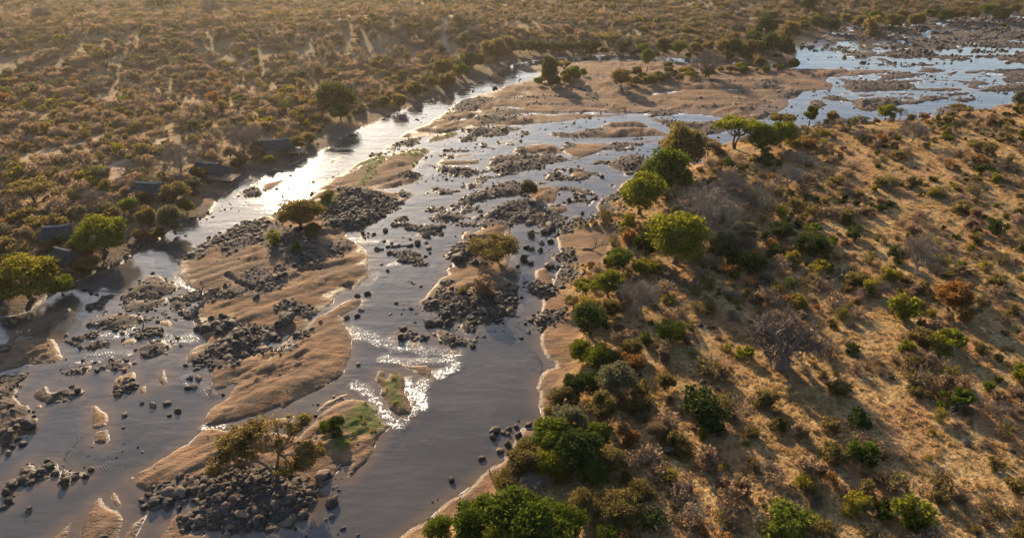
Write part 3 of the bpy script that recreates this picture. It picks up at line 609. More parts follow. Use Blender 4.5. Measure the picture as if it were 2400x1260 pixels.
# ledges of layered bedrock: stepped noise stretched along the flow
tl = (fbm(Vx / 13.0, Vy / 4.2, 65, 4) + .6 * fbm(Vx / 4.0, Vy / 1.8, 66, 3)) * 4.2
ledge = (np.floor(tl) + sstep(.0, .30, tl - np.floor(tl))) / 4.2
bedm = sstep(-.05, .12, fbm(X / 16.0, Y / 16.0, 67, 3))
for i, o in enumerate(IS):
    wp = wpoly(o['p']); o['w'] = wp; ISW.append(wp)
    m = bbox_mask(wp, 9.0)
    if not m.any(): continue
    x, y = X[m], Y[m]
    d = sdf(x, y, wp)
    size = max(d.max(), .4); amp = min(1.0, size / 4.0)
    d = d + amp * (0.55 * rip1[m] + 0.40 * rip2[m])
    fl = np.where(y > 230, flow2[m], flow[m])
    L = 2.0 + .55 * size
    h = 0.16 * sstep(0, .5, d) + o['h'] * (1 - np.exp(-np.clip(d, 0, None) / L)) * (1 + (.38 if size < 9 else .45) * fl) + (.24 if size < 9 else .36) * fl * sstep(.3, 2, d) + .10 * rip2[m] * sstep(0, 1, d) + .12 * rip1[m] * sstep(.5, 3, d)
    h = h + (1.0 if size > 3 else .5) * bedm[m] * (ledge[m] + .15) * sstep(.6, 2.5, d) * min(1, size / 4)
    h = np.where(d > 0, np.maximum(h, .05), np.maximum(d * .25, -1.2))
    up = h > Hgt[m]
    tmp = Hgt[m]; tmp[up] = h[up]; Hgt[m] = tmp
    tmp = owner[m]; tmp[up & (d > -1.2)] = i; owner[m] = tmp
    tmp = shore[m]; shore[m] = np.maximum(tmp, d)
    tmp = sandA[m]; sandA[m] = np.where(d > -.6, 1, tmp)
    tmp = bedA[m]; bedA[m] = np.where(up, bedm[m] * sstep(.6, 2.5, d), tmp)
    if o['k'] == 'm': mossA[m] = np.maximum(mossA[m], sstep(.3, 1.6, d + .8 * rip1[m]))
# far right reach: rock and water in threads
fz = wpoly(T('F', [(830, 330), (1080, 215), (1500, 150), (2000, 130), (2800, 70), (2800, 440), (2000, 455), (1500, 470), (1150, 440), (1000, 400)]))
m = bbox_mask(fz, 5.0); x, y = X[m], Y[m]
ff = sdf(x, y, fz)
nz = fbm(x / 20.0, y / 10.0, 77, 4) + .55 * fbm(x / 5.0, y / 4.0, 78, 3) + .10
h = np.where(nz > 0, .5 * sstep(0, .25, nz), nz * 2.0) ; h = np.where(ff > 0, h, -1.0)
up = (h > Hgt[m]) & (dbank[m] < 0)
tmp = Hgt[m]; tmp[up] = h[up]; Hgt[m] = tmp
tmp = owner[m]; tmp[up & (h > -.3)] = len(IS); owner[m] = tmp
tmp = shore[m]; shore[m] = np.where(ff > 0, np.maximum(tmp, nz * 8), tmp)
tmp = sandA[m]; sandA[m] = np.where(up, 1, tmp)
tmp = rubA[m]; rubA[m] = np.where(up, .9, tmp)
fz2 = wpoly(T('F', [(1120, 470), (1500, 475), (2000, 460), (2800, 440), (2800, 640), (2050, 660), (1600, 740), (1100, 740), (950, 680), (1080, 600)]))
m = bbox_mask(fz2, 5.0); x, y = X[m], Y[m]; ff = sdf(x, y, fz2)
nz = fbm(x / 22.0, y / 7.0, 87, 4) + .5 * fbm(x / 5.0, y / 3.0, 88, 3) - .22
h = np.where(ff > 0, np.where(nz > 0, .4 * sstep(0, .2, nz), nz * 2.0), -1.0); up = (h > Hgt[m]) & (dbank[m] < 0)
tmp = Hgt[m]; tmp[up] = h[up]; Hgt[m] = tmp
tmp = owner[m]; tmp[up & (h > -.3)] = len(IS); owner[m] = tmp
tmp = shore[m]; shore[m] = np.where(ff > 0, np.maximum(tmp, nz * 8), tmp)
tmp = sandA[m]; sandA[m] = np.where(up, 1, tmp); tmp = rubA[m]; rubA[m] = np.where(up, .8, tmp)
LEDGE_Z = [(T('E', [(560, 1030), (1000, 1000), (1500, 975), (2300, 985), (2120, 1060), (2140, 1200), (1950, 1250)]) + T('B', [(1920, 60), (1700, 220), (1300, 420), (1200, 330), (700, 400), (330, 330), (560, 120), (700, -20)]), -.30, 134, 11.0, 5.0),
           (T('A', [(620, 880), (900, 760), (1330, 700), (1440, 860), (1380, 1100), (1300, 1230), (700, 1260), (430, 1130)]), -.24, 144, 6.0, 3.5), (T('B', [(330, 330), (900, 330), (740, 560), (560, 760), (220, 620), (250, 420)]), -.40, 154, 7.0, 4.0)]
for pts, off, sd, ax_, ay_ in LEDGE_Z:
    wz = wpoly(pts); m = bbox_mask(wz, 3.0); x, y = X[m], Y[m]; ff = sdf(x, y, wz)
    nz = fbm(x / ax_, y / ay_, sd, 4) + .5 * fbm(x / 3.5, y / 2.2, sd + 1, 3) + off
    h = np.where((ff > 0) & (nz > -.15), np.where(nz > 0, .35 * sstep(0, .15, nz), nz * 2.0), -1.0); up = (h > Hgt[m]) & (dbank[m] < -2)
    tmp = Hgt[m]; tmp[up] = h[up]; Hgt[m] = tmp
    tmp = owner[m]; tmp[up & (h > -.2)] = len(IS) + 1; owner[m] = tmp
    tmp = shore[m]; shore[m] = np.where(ff > 0, np.maximum(tmp, nz * 8), tmp)
    tmp = sandA[m]; sandA[m] = np.where(up, 1, tmp); tmp = rubA[m]; rubA[m] = np.where(up, .75, tmp)
IS.append(dict(p=None, k='r', h=.5, label='mass of low rock shelves threaded by water in the far right reach'))
IS.append(dict(p=None, k='r', h=.4, label='small low rock ledges breaking the surface of the middle channels'))

for pts in BEACH:
    wp = wpoly(pts); m = bbox_mask(wp, 4); d = sdf(X[m], Y[m], wp) + .8 * rip1[m]
    sandA[m] = np.maximum(sandA[m], sstep(-1.0, .8, d))
    land = (dbank[m] > 0)
    tmp = Hgt[m]; low = .25 + .09 * dpos[m]
    Hgt[m] = np.where(land, tmp + (np.minimum(tmp, low) - tmp) * sstep(-2, 1, d), tmp)
for pts in MOSS:
    wp = wpoly(pts); m = bbox_mask(wp, 4); d = sdf(X[m], Y[m], wp) + 1.2 * rip1[m]
    mossA[m] = np.maximum(mossA[m], sstep(-.8, .8, d))
for pts, wdt in PATHS:
    wp = wpoly(pts); m = bbox_mask(wp, 8); d = seg_dist(X[m], Y[m], wp, False) + 1.2 * rip1[m]
    trackA[m] = np.maximum(trackA[m], 1 - sstep(wdt * .5, wdt * 1.3, d))
for pts, dens, s0, s1, where in RZ:
    wp = wpoly(pts); m = bbox_mask(wp, 4)
    if not m.any(): continue
    d = sdf(X[m], Y[m], wp) + 1.0 * rip1[m]
    k = sstep(-1.0, .8, d) * min(1.0, .6 + dens * .6)
    rubA[m] = np.maximum(rubA[m], k)
    tmp = Hgt[m]; pile = .38 * min(dens, 1.3) * sstep(0, 3.5, d) * (1 + .9 * rip2[m])
    Hgt[m] = np.where(tmp > 0, tmp + pile, tmp)
for tl_, pts, wd in RIVU:
    wp = wpoly(T(tl_, pts)); m = bbox_mask(wp, 5); d = seg_dist(X[m], Y[m], wp, False) + .5 * rip1[m]
    cutz = -.22 + .5 * sstep(wd * .5, wd * 1.6, d); near_ = d < wd * 1.6
    tmp = Hgt[m]; Hgt[m] = np.where(near_, np.minimum(tmp, np.where(d < wd * .5, cutz, cutz + (tmp - cutz) * sstep(wd * .5, wd * 1.6, d))), tmp)
    tmp = shore[m]; shore[m] = np.where(d < wd * .5, np.minimum(tmp, d - wd * .5), tmp)
# grey gravel on the shaded left bank
rubA = np.maximum(rubA, np.where(isleft & (dbank > 0), .75 * (1 - sstep(9, 16, dbank)) * sstep(-.25, .35, flow2 + .3), 0))

rapA = np.zeros(X.shape)
for tl, pts, rad, st in RAP:
    g = T(tl, pts)
    PXg, PYg = None, None
    wp = wpoly(g); sc_m = rad / 3.0 / float(px_per_m(*wp[0]))
    # a ripple lies on the ground, longer along the view than across it in metres
    m = bbox_mask(wp, sc_m * 2.5)
    xs, ys = X[m], Y[m]
    d = seg_dist(xs, ys, wp, False) if len(wp) > 1 else np.hypot(xs - wp[0][0], ys - wp[0][1])
    d = d + sc_m * .5 * rip1[m] + sc_m * .4 * rip2[m]
    rapA[m] = np.maximum(rapA[m], min(1.0, st * 1.0) * (1 - sstep(sc_m * .35, sc_m * 1.35, d)))

def faces_for(mask):
    r, c = np.nonzero(mask)
    a = r * NC + c
    return np.stack([a, a + 1, a + NC + 1, a + NC], 1)
V = np.stack([X, Y, Hgt], 2).reshape(-1, 3)
litA = np.where(isleft, 1.0, .0) * sstep(4, 16, dbank) * (1 - .6 * sstep(.05, .35, fbm(X / 40.0, Y / 40.0, 119, 3)))
ATT = dict(bed=bedA.ravel(), litter=litA.ravel(), sand=sandA.ravel(), rub=rubA.ravel(), moss=mossA.ravel(), track=trackA.ravel())
hmax = np.maximum(np.maximum(Hgt[:-1, :-1], Hgt[1:, :-1]), np.maximum(Hgt[:-1, 1:], Hgt[1:, 1:]))
hmin = np.minimum(np.minimum(Hgt[:-1, :-1], Hgt[1:, :-1]), np.minimum(Hgt[:-1, 1:], Hgt[1:, 1:]))
def fowner():
    o = owner
    return np.maximum(np.maximum(o[:-1, :-1], o[1:, :-1]), np.maximum(o[:-1, 1:], o[1:, 1:]))
FO = fowner()
keep = hmax > -.12
def sub_mesh(name, q, mat):
    used = np.unique(q); remap = np.zeros(NR * NC, np.int32); remap[used] = np.arange(len(used))
    return np_mesh(name, V[used], remap[q], True, {k: a[used] for k, a in ATT.items()}, [mat])
q = faces_for(keep & (FO < 0))
link('ground', sub_mesh('ground', q, M_GROUND), kind='structure', label='dry savanna land on both river banks with straw coloured grass')
for i, o in enumerate(IS):
    q = faces_for(keep & (FO == i))
    if len(q) < 2: continue
    nm = {'s': 'sand_bar', 'x': 'sand_bar', 'r': 'rock_islet', 'm': 'mossy_islet'}[o['k']]
    link(nm, sub_mesh(nm, q, M_GROUND), kind='structure', label=o['label'] or 'low dark stony shelf on the tip of the pink sandbar')
# water: one sheet at z = 0
s2r, s2c = np.arange(0, NR, 2), np.arange(0, NC, 2)
WX, WY = X[np.ix_(s2r, s2c)], Y[np.ix_(s2r, s2c)]
Wh, Ws, Wr = Hgt[np.ix_(s2r, s2c)], shore[np.ix_(s2r, s2c)], rapA[np.ix_(s2r, s2c)]
n2 = len(s2c)
wm = np.minimum(np.minimum(Wh[:-1, :-1], Wh[1:, :-1]), np.minimum(Wh[:-1, 1:], Wh[1:, 1:])) < .25
r, c = np.nonzero(wm); a = r * n2 + c
q = np.stack([a, a + 1, a + n2 + 1, a + n2], 1)
used = np.unique(q); remap = np.zeros(len(s2r) * n2, np.int32); remap[used] = np.arange(len(used))
me = np_mesh('water', np.stack([WX, WY, 0 * WX], 2).reshape(-1, 3)[used], remap[q], True,
             dict(shore=Ws.ravel()[used], rapid=Wr.ravel()[used]), [M_WATER])
link('water', me, kind='structure', label='turbid grey brown river water split into braided channels')

def gz(x, y): return gsample(Hgt, x, y)
def place(px, py, it=4):
    """ground point (with terrain height) under a photo pixel"""
    z = np.zeros_like(np.asarray(px, float))
    for _ in range(it):
        x, y = ground(px, py, z); z = np.maximum(gz(x, y), 0)
    return x, y, z

# ------------------------------------------------------------------ plant, rock and thatch materials
def mat_leaf(name, a, b, trans=.5, var=.5):
    t = NT(name)
    rnd = t.n('ShaderNodeObjectInfo').outputs['Random']
    lv = t.attr('lv')
    c = t.mix(t.math('ADD', t.math('MULTIPLY', rnd, .6), t.math('MULTIPLY', lv, .5), clamp=True), a, b)
    d = t.n('ShaderNodeBsdfDiffuse'); t.l(c, d.inputs[0])
    tr = t.n('ShaderNodeBsdfTranslucent')
    hs = t.n('ShaderNodeHueSaturation'); hs.inputs['Saturation'].default_value = 1.08; hs.inputs['Value'].default_value = 1.7
    hs.inputs['Hue'].default_value = .492
    t.l(c, hs.inputs['Color']); t.l(hs.outputs[0], tr.inputs[0])
    mx = t.n('ShaderNodeMixShader'); mx.inputs[0].default_value = trans
    t.l(d.outputs[0], mx.inputs[1]); t.l(tr.outputs[0], mx.inputs[2]); t.l(mx.outputs[0], t.out.inputs[0])
    return t.m
LEAF = dict(
    green=mat_leaf('leaf_green', (.046, .068, .013), (.100, .118, .022)),
    bright=mat_leaf('leaf_bright', (.085, .100, .014), (.165, .160, .026)),
    yellow=mat_leaf('leaf_yellow', (.125, .118, .02), (.205, .168, .034), .52),
    dark=mat_leaf('leaf_dark', (.026, .042, .013), (.052, .065, .020), .4),
    olive=mat_leaf('leaf_olive', (.084, .072, .027), (.165, .128, .050), .58),
    grey=mat_leaf('leaf_greygreen', (.075, .075, .042), (.13, .122, .068), .5),
    rust=mat_leaf('leaf_rust', (.17, .085, .028), (.23, .13, .048), .55),
    brown=mat_leaf('leaf_brown', (.14, .098, .062), (.235, .168, .108), .6),
    straw=mat_leaf('leaf_straw', (.28, .19, .09), (.38, .27, .135), .5))
def mat_wood(name, a, b):
    t = NT(name); P = t.obj()
    n = t.noise(t.scale(P, (3, 3, .6)), 2.0, 4, .7)
    c = t.mix(t.math('ADD', t.math('MULTIPLY', n, .8), t.math('MULTIPLY', t.n('ShaderNodeObjectInfo').outputs['Random'], .3), clamp=True), a, b)
    t.bsdf(c, .9, t.bump(n, .6, .12), .15); return t.m
BARK = dict(brown=mat_wood('bark_brown', (.075, .052, .036), (.15, .11, .08)), grey=mat_wood('bark_grey', (.15, .115, .088), (.26, .205, .16)),
            baobab=mat_wood('bark_baobab', (.10, .072, .056), (.22, .16, .125)), dead=mat_wood('wood_dead', (.075, .06, .05), (.16, .135, .115)),
            white=mat_wood('wood_bleached', (.30, .25, .20), (.45, .39, .33)), twig=mat_wood('twig_brown', (.16, .118, .088), (.27, .205, .155)))
def mat_rock():
    t = NT('river_boulder'); P = t.pos()
    rnd = t.n('ShaderNodeObjectInfo').outputs['Random']
    n = t.noise(P, 1.3, 3, .7); n2 = t.noise(P, 5.0, 2, .7)
    c = t.mix(t.ramp(n, .35, .65), (.034, .026, .020), (.078, .057, .044))
    c = t.mix(t.ramp(rnd, .55, 1.0, 0, .9), c, (.19, .125, .09))
    c = t.mix(t.ramp(n2, .58, .75, 0, .6), c, (.13, .10, .082))
    t.bsdf(c, .68, t.bump(t.math('ADD', n, t.math('MULTIPLY', n2, .4)), .8, .28), .15); return t.m
M_ROCK = mat_rock()
def mat_mossrock():
    t = NT('mossy_boulder'); P = t.pos(); n = t.noise(P, 1.6, 5, .7)
    g = t.n('ShaderNodeNewGeometry'); z = t.n('ShaderNodeSeparateXYZ'); t.l(g.outputs['Normal'], z.inputs[0])
    c = t.mix(t.math('MULTIPLY', t.ramp(n, .40, .55), t.ramp(z.outputs[2], .1, .6)), (.075, .066, .058), (.115, .13, .025))
    t.bsdf(c, .85, t.bump(n, .7, .25), .2); return t.m
M_MOSSROCK = mat_mossrock()
def mat_thatch(name, a, b):
    t = NT(name); P = t.obj(); n = t.noise(t.scale(P, (6, 6, .8)), 2.5, 4, .8)
    t.bsdf(t.mix(n, a, b), .95, t.bump(n, .9, .10), .1); return t.m
M_THATCH = mat_thatch('grey_thatch', (.032, .031, .032), (.075, .072, .072)); M_RIDGE = mat_thatch('pale_ridge_thatch', (.16, .16, .165), (.23, .23, .235))
def mat_plain(name, col, rough=.8, sc=4.0):
    t = NT(name); n = t.noise(t.obj(), sc, 4, .7)
    t.bsdf(t.mix(n, tuple(c * .75 for c in col), tuple(min(c * 1.2, .85) for c in col)), rough, t.bump(n, .3, .03), .3); return t.m
M_DECK = mat_plain('deck_timber', (.42, .29, .19)); M_POST = mat_plain('gum_pole', (.16, .11, .075)); M_CANVAS = mat_plain('canvas_wall', (.30, .25, .19)); M_WHITE = mat_plain('white_paint', (.78, .76, .72), .5)

# ------------------------------------------------------------------ geometry builders (numpy)
def nrm(a): return a / (np.linalg.norm(a, axis=-1, keepdims=True) + 1e-9)
class Geo:
    def __init__(s): s.v = []; s.f = []; s.n = 0; s.mi = []; s.lv = []
    def add(s, v, f, mi=0, lv=None):
        s.v.append(v); s.f.append(f + s.n); s.n += len(v); s.mi.append(np.full(len(f), mi))
        s.lv.append(np.full(len(v), .5) if lv is None else lv)
    def tube(s, pts, rad, k=6, mi=0):
        pts = np.asarray(pts, float); n = len(pts)
        tan = nrm(np.gradient(pts, axis=0))
        ref = np.array([0, 0, 1.0]) if abs(tan[0][2]) < .8 else np.array([1.0, 0, 0])
        a = nrm(np.cross(tan, ref)); b = np.cross(tan, a)
        th = np.arange(k) / k * 2 * np.pi
        ring = pts[:, None] + np.asarray(rad)[:, None, None] * (a[:, None] * np.cos(th)[None, :, None] + b[:, None] * np.sin(th)[None, :, None])
        v = ring.reshape(-1, 3)
        i, j = np.meshgrid(np.arange(n - 1), np.arange(k), indexing='ij')
        i, j = i.ravel(), j.ravel(); j2 = (j + 1) % k
        s.add(v, np.stack([i * k + j, i * k + j2, (i + 1) * k + j2, (i + 1) * k + j], 1), mi)
    def leaves(s, c, out, size, rng, mi=0, elong=1.7):
        n = len(c)
        nn = nrm(out * .55 + rng.normal(size=(n, 3)) * .75)
        a = nrm(np.cross(nn, rng.normal(size=(n, 3)))); b = np.cross(nn, a)
        sz = (size * rng.uniform(.6, 1.35, n))[:, None]
        v = np.stack([c - a * sz * elong * .5, c + b * sz * .5 - a * sz * .08, c + a * sz * elong * .5, c - b * sz * .5 + a * sz * .05], 1).reshape(-1, 3)
        f = np.arange(4 * n).reshape(-1, 4)
        s.add(v, f, mi, np.repeat(rng.uniform(0, 1, n), 4))
    def mesh(s, name, mats, smooth=False):
        return np_mesh(name, np.concatenate(s.v), np.concatenate(s.f), smooth, dict(lv=np.concatenate(s.lv)), mats, np.concatenate(s.mi))

def blob_leaves(g, blobs, n, size, rng, mi=0, shell=.45):
    B = np.array(blobs, float)
    wgt = (B[:, 3] * B[:, 4] + B[:, 3] * B[:, 5] + B[:, 4] * B[:, 5]); wgt /= wgt.sum()
    k = rng.choice(len(B), n, p=wgt)
    d = nrm(rng.normal(size=(n, 3)))
    r = (shell + (1 - shell) * rng.uniform(0, 1, n) ** .7) * (1 + .14 * rng.normal(size=n).clip(-1.5, 2.2))
    c = B[k, :3] + d * r[:, None] * B[k, 3:]
    g.leaves(c, d, size, rng, mi)

def bent(p0, p1, rng, n=5, sag=.12):
    p0, p1 = np.array(p0, float), np.array(p1, float)
    t = np.linspace(0, 1, n)[:, None]; L = np.linalg.norm(p1 - p0)
    p = p0 + (p1 - p0) * t
    p += rng.normal(size=3)[None] * sag * L * np.sin(t * np.pi)
    p[1:-1] += rng.normal(size=(n - 2, 3)) * L * .025
    return p

def make_broadleaf(seed, w=10.0, h=9.0, nl=9500, leaf=.28, low=.10, nb=46, flat=1.0, droop=0.0):
    """returns (trunk mesh, crown mesh)"""
    rng = np.random.default_rng(seed); tr, cr = Geo(), Geo()
    R = w / 2; zc = h * (low + 1) / 2; Rz = h * (1 - low) / 2 * flat
    blobs = []
    for i in range(nb):
        d = nrm(rng.normal(size=3)); 
        if d[2] < -.75: d[2] *= -.6
        rr = rng.uniform(.45, .78)
        br = R * rng.uniform(.20, .36)
        c = np.array([d[0] * R * rr, d[1] * R * rr, zc + d[2] * Rz * rr])
        blobs.append((*c, br, br, br * .78))
    blob_leaves(cr, blobs, nl, leaf, rng)
    top = np.array([rng.normal() * .05 * w, rng.normal() * .05 * w, h * low])
    tp = bent((0, 0, -.4), top, rng, 5, .06); rt = w * .035
    tr.tube(tp, np.linspace(rt * 1.35, rt, 5), 8); top = top + np.array([0, 0, h * .12])
    for i in rng.choice(nb, min(11, nb), replace=False):
        b = blobs[i]; tr.tube(bent(top, b[:3], rng, 5, .12), np.linspace(rt * .62, rt * .14, 5), 6)
    return tr.mesh('trunk', [BARK['brown']], True), cr.mesh('crown', [LEAF['green']])

def make_acacia(seed, w=10.0, h=6.2, nl=6500, leaf=.23, thick=.32, stems=2):
    rng = np.random.default_rng(seed); tr, cr = Geo(), Geo(); R = w / 2; blobs = []
    for i in range(26):
        a = rng.uniform(0, 2 * np.pi); rr = R * math.sqrt(rng.uniform(0, 1)) * .82
        z = h * (1 - thick * .5) - h * .10 * (rr / R) ** 2 + rng.normal() * h * .03
        br = R * rng.uniform(.2, .32)
        blobs.append((rr * math.cos(a), rr * math.sin(a), z, br, br, h * thick * .42))
    blob_leaves(cr, blobs, nl, leaf, rng)
    for s in range(stems):
        a = rng.uniform(0, 2 * np.pi); fork = np.array([math.cos(a) * R * .14, math.sin(a) * R * .14, h * rng.uniform(.32, .45)])
        tr.tube(bent((math.cos(a) * .1, math.sin(a) * .1, -.4), fork, rng, 4, .08), np.linspace(w * .026, w * .019, 4), 7)
        for i in rng.choice(26, 9, replace=False):
            tr.tube(bent(fork, blobs[i][:3], rng, 5, .10), np.linspace(w * .013, w * .003, 5), 5)
    return tr.mesh('trunk', [BARK['brown']], True), cr.mesh('crown', [LEAF['olive']])

def grow(g, rng, p, d, L, r, lev, maxl, mi_fn, spread=.75, up=.12, kids=(3, 5), wob=.22):
    n = 4 if lev < maxl - 1 else 3
    pts = [p]; dd = d
    for i in range(n - 1):
        dd = nrm(dd + rng.normal(size=3) * wob + np.array([0, 0, up])); pts.append(pts[-1] + dd * L / (n - 1))
    end = .55 if lev < maxl else .3
    g.tube(pts, np.linspace(r, r * end, n), 7 if lev == 0 else (5 if lev < 3 else 3), mi_fn(lev))
    if lev >= maxl: return
    for k in range(rng.integers(*kids)):
        t = rng.uniform(.35, 1.0) if k else 1.0
        i = min(int(t * (n - 1)), n - 2); q = np.array(pts[i]) + (np.array(pts[i + 1]) - np.array(pts[i])) * (t * (n - 1) - i)
        nd = nrm(dd + nrm(rng.normal(size=3)) * spread)
        grow(g, rng, q, nd, L * rng.uniform(.55, .8), max(r * .54, .022), lev + 1, maxl, mi_fn, spread, up, kids, wob)

def make_bare(seed, w=9.0, h=7.0, trunkf=.18, limbs=7, bark='grey', dome=True):
    """leafless tree with a haze of fine twigs"""
    rng = np.random.default_rng(seed); tr, cr = Geo(), Geo(); R = w / 2
    top = np.array([rng.normal() * .3, rng.normal() * .3, h * trunkf])
    tr.tube(bent((0, 0, -.4), top, rng, 4, .06), np.linspace(w * .03, w * .022, 4), 8)
    for i in range(limbs):
        a = 2 * np.pi * (i + rng.uniform(-.3, .3)) / limbs
        el = rng.uniform(.45, 1.25) if i < limbs - 1 else 1.4
        d = np.array([math.cos(a) * math.cos(el), math.sin(a) * math.cos(el), math.sin(el)])
        L = .42 * (R * math.cos(el) + h * .8 * math.sin(el))
        g0 = Geo(); grow(g0, rng, top, d, L, w * .017, 0, 4, lambda l: l, .8, .06, (4, 6))
        vs, fs, ms = np.concatenate(g0.v), np.concatenate(g0.f), np.concatenate(g0.mi)
        for G, sel in ((tr, ms < 2), (cr, ms >= 2)):
            f = fs[sel]
            if len(f): us, inv = np.unique(f, return_inverse=True); G.add(vs[us], inv.reshape(f.shape))
    return tr.mesh('trunk', [BARK[bark]], True), cr.mesh('crown', [BARK['grey']])

def make_baobab(seed=3, h=14.0, w=13.0):
    rng = np.random.default_rng(seed); tr, cr = Geo(), Geo()
    zs = np.array([-.5, 0, .5, 1.2, 2.4, 3.8, 5.0, 5.8]); k = 22
    rad = np.array([1.95, 1.75, 1.45, 1.3, 1.24, 1.22, 1.18, .9])
    th = np.arange(k) / k * 2 * np.pi; flute = 1 + .09 * np.sin(th * 5 + 1) + .07 * np.sin(th * 9)
    v = np.stack([np.stack([rad[i] * flute * np.cos(th), rad[i] * flute * np.sin(th), np.full(k, zs[i])], 1) for i in range(len(zs))]).reshape(-1, 3)
    i, j = np.meshgrid(np.arange(len(zs) - 1), np.arange(k), indexing='ij'); i, j = i.ravel(), j.ravel(); j2 = (j + 1) % k
    tr.add(v, np.stack([i * k + j, i * k + j2, (i + 1) * k + j2, (i + 1) * k + j], 1))
    tr.tube([(0, 0, 5.3), (0.1, 0, 6.2)], [1.4, .7], 12)
    for i in range(14):
        a = i * 2.399 + rng.uniform(-.3, .3); el = rng.uniform(-.15, .6) if i < 10 else rng.uniform(.7, 1.2)
        d = np.array([math.cos(a) * math.cos(el), math.sin(a) * math.cos(el), math.sin(el)])
        s = np.array([math.cos(a) * 1.0, math.sin(a) * 1.0, rng.uniform(4.4, 6.0)])
        g0 = Geo(); grow(g0, rng, s, d, rng.uniform(3.0, 4.2), rng.uniform(.40, .60), 0, 3, lambda l: l, 1.0, .02, (4, 7), .38)
        vs, fs, ms = np.concatenate(g0.v), np.concatenate(g0.f), np.concatenate(g0.mi)
        for G, sel in ((tr, ms < 1), (cr, ms >= 1)):
            f = fs[sel]; us, inv = np.unique(f, return_inverse=True); G.add(vs[us], inv.reshape(f.shape))
    return tr.mesh('trunk', [BARK['baobab']], True), cr.mesh('branches', [BARK['baobab']], True)

def make_shrub(seed, w=3.2, h=2.9, nl=1700, leaf=.165, nb=20, stem='twig', sparse=False):
    rng = np.random.default_rng(seed); g = Geo(); R = w / 2; blobs = []
    for i in range(nb):
        a = rng.uniform(0, 2 * np.pi); rr = R * rng.uniform(.1, .75); el = math.sqrt(max(0, 1 - (rr / R) ** 2))
        br = R * rng.uniform(.24, .42)
        blobs.append((rr * math.cos(a), rr * math.sin(a), h * rng.uniform(.16, .80) * (.45 + .55 * el), br, br, br * .8))
    blob_leaves(g, blobs, nl, leaf, rng, 0, .25)
    for i in range(nb):
        g.tube(bent((rng.normal() * .12, rng.normal() * .12, -.25), blobs[i][:3], rng, 4, .1), np.linspace(.05, .015, 4), 3, 1)
    if sparse:
        for i in range(14):
            a = rng.uniform(0, 2 * np.pi); el = rng.uniform(.5, 1.4)
            d = np.array([math.cos(a) * math.cos(el), math.sin(a) * math.cos(el), math.sin(el)])
            grow(g, rng, np.zeros(3), d, h * .55, .035, 2, 4, lambda l: 1, .6, .05, (2, 4))
    return g.mesh('bush', [LEAF['olive'], BARK[stem]])
def make_twigbush(seed, w=3.2, h=2.7, bark='twig'):
    rng = np.random.default_rng(seed); g = Geo()
    for i in range(15):
        a = rng.uniform(0, 2 * np.pi); el = rng.uniform(.35, 1.4)
        d = np.array([math.cos(a) * math.cos(el), math.sin(a) * math.cos(el), math.sin(el)])
        grow(g, rng, np.array([0, 0, -.1]), d, .36 * (w * .5 * math.cos(el) + h * math.sin(el)), .035, 1, 4, lambda l: 1, .7, .04, (3, 5))
    B = [(rng.normal() * w * .2, rng.normal() * w * .2, h * rng.uniform(.3, .7), w * .25, w * .25, h * .25) for _ in range(8)]
    blob_leaves(g, B, 420, .16, rng, 0, .2)
    return g.mesh('bush', [LEAF['brown'], BARK[bark]])
def make_tuft(seed, w=.9, h=.42, n=40):
    rng = np.random.default_rng(seed); g = Geo()
    a = rng.uniform(0, 2 * np.pi, n); r = np.sqrt(rng.uniform(0, 1, n)) * w * .3
    base = np.stack([r * np.cos(a), r * np.sin(a), np.full(n, -.05)], 1)
    lean = np.stack([np.cos(a), np.sin(a), np.zeros(n)], 1) * (rng.uniform(.1, .5, n) * w * .6)[:, None]
    tip = base + lean + np.array([0, 0, 1]) * (h * rng.uniform(.5, 1.1, n))[:, None]
    sd = nrm(np.cross(tip - base, rng.normal(size=(n, 3)))) * .045
    v = np.stack([base - sd, base + sd, tip + sd * .5, tip - sd * .5], 1).reshape(-1, 3)
    g.add(v, np.arange(4 * n).reshape(-1, 4), 0, np.repeat(rng.uniform(0, 1, n), 4))
    return g.mesh('grass_tuft', [LEAF['straw']])

def ico(sub):
    t = (1 + 5 ** .5) / 2
    v = nrm(np.array([(-1, t, 0), (1, t, 0), (-1, -t, 0), (1, -t, 0), (0, -1, t), (0, 1, t), (0, -1, -t), (0, 1, -t), (t, 0, -1), (t, 0, 1), (-t, 0, -1), (-t, 0, 1)], float))
    f = [(0, 11, 5), (0, 5, 1), (0, 1, 7), (0, 7, 10), (0, 10, 11), (1, 5, 9), (5, 11, 4), (11, 10, 2), (10, 7, 6), (7, 1, 8), (3, 9, 4), (3, 4, 2), (3, 2, 6), (3, 6, 8), (3, 8, 9), (4, 9, 5), (2, 4, 11), (6, 2, 10), (8, 6, 7), (9, 8, 1)]
    v = v.tolist()
    for _ in range(sub):
        c = {}; nf = []
        def mid(a, b):
            k = (min(a, b), max(a, b))
            if k not in c:
                m = np.array(v[a]) + np.array(v[b]); v.append((m / np.linalg.norm(m)).tolist()); c[k] = len(v) - 1
            return c[k]
        for a, b, d in f:
            x, y, z = mid(a, b), mid(b, d), mid(d, a); nf += [(a, x, z), (b, y, x), (d, z, y), (x, y, z)]
        f = nf
    return np.array(v), np.array(f)
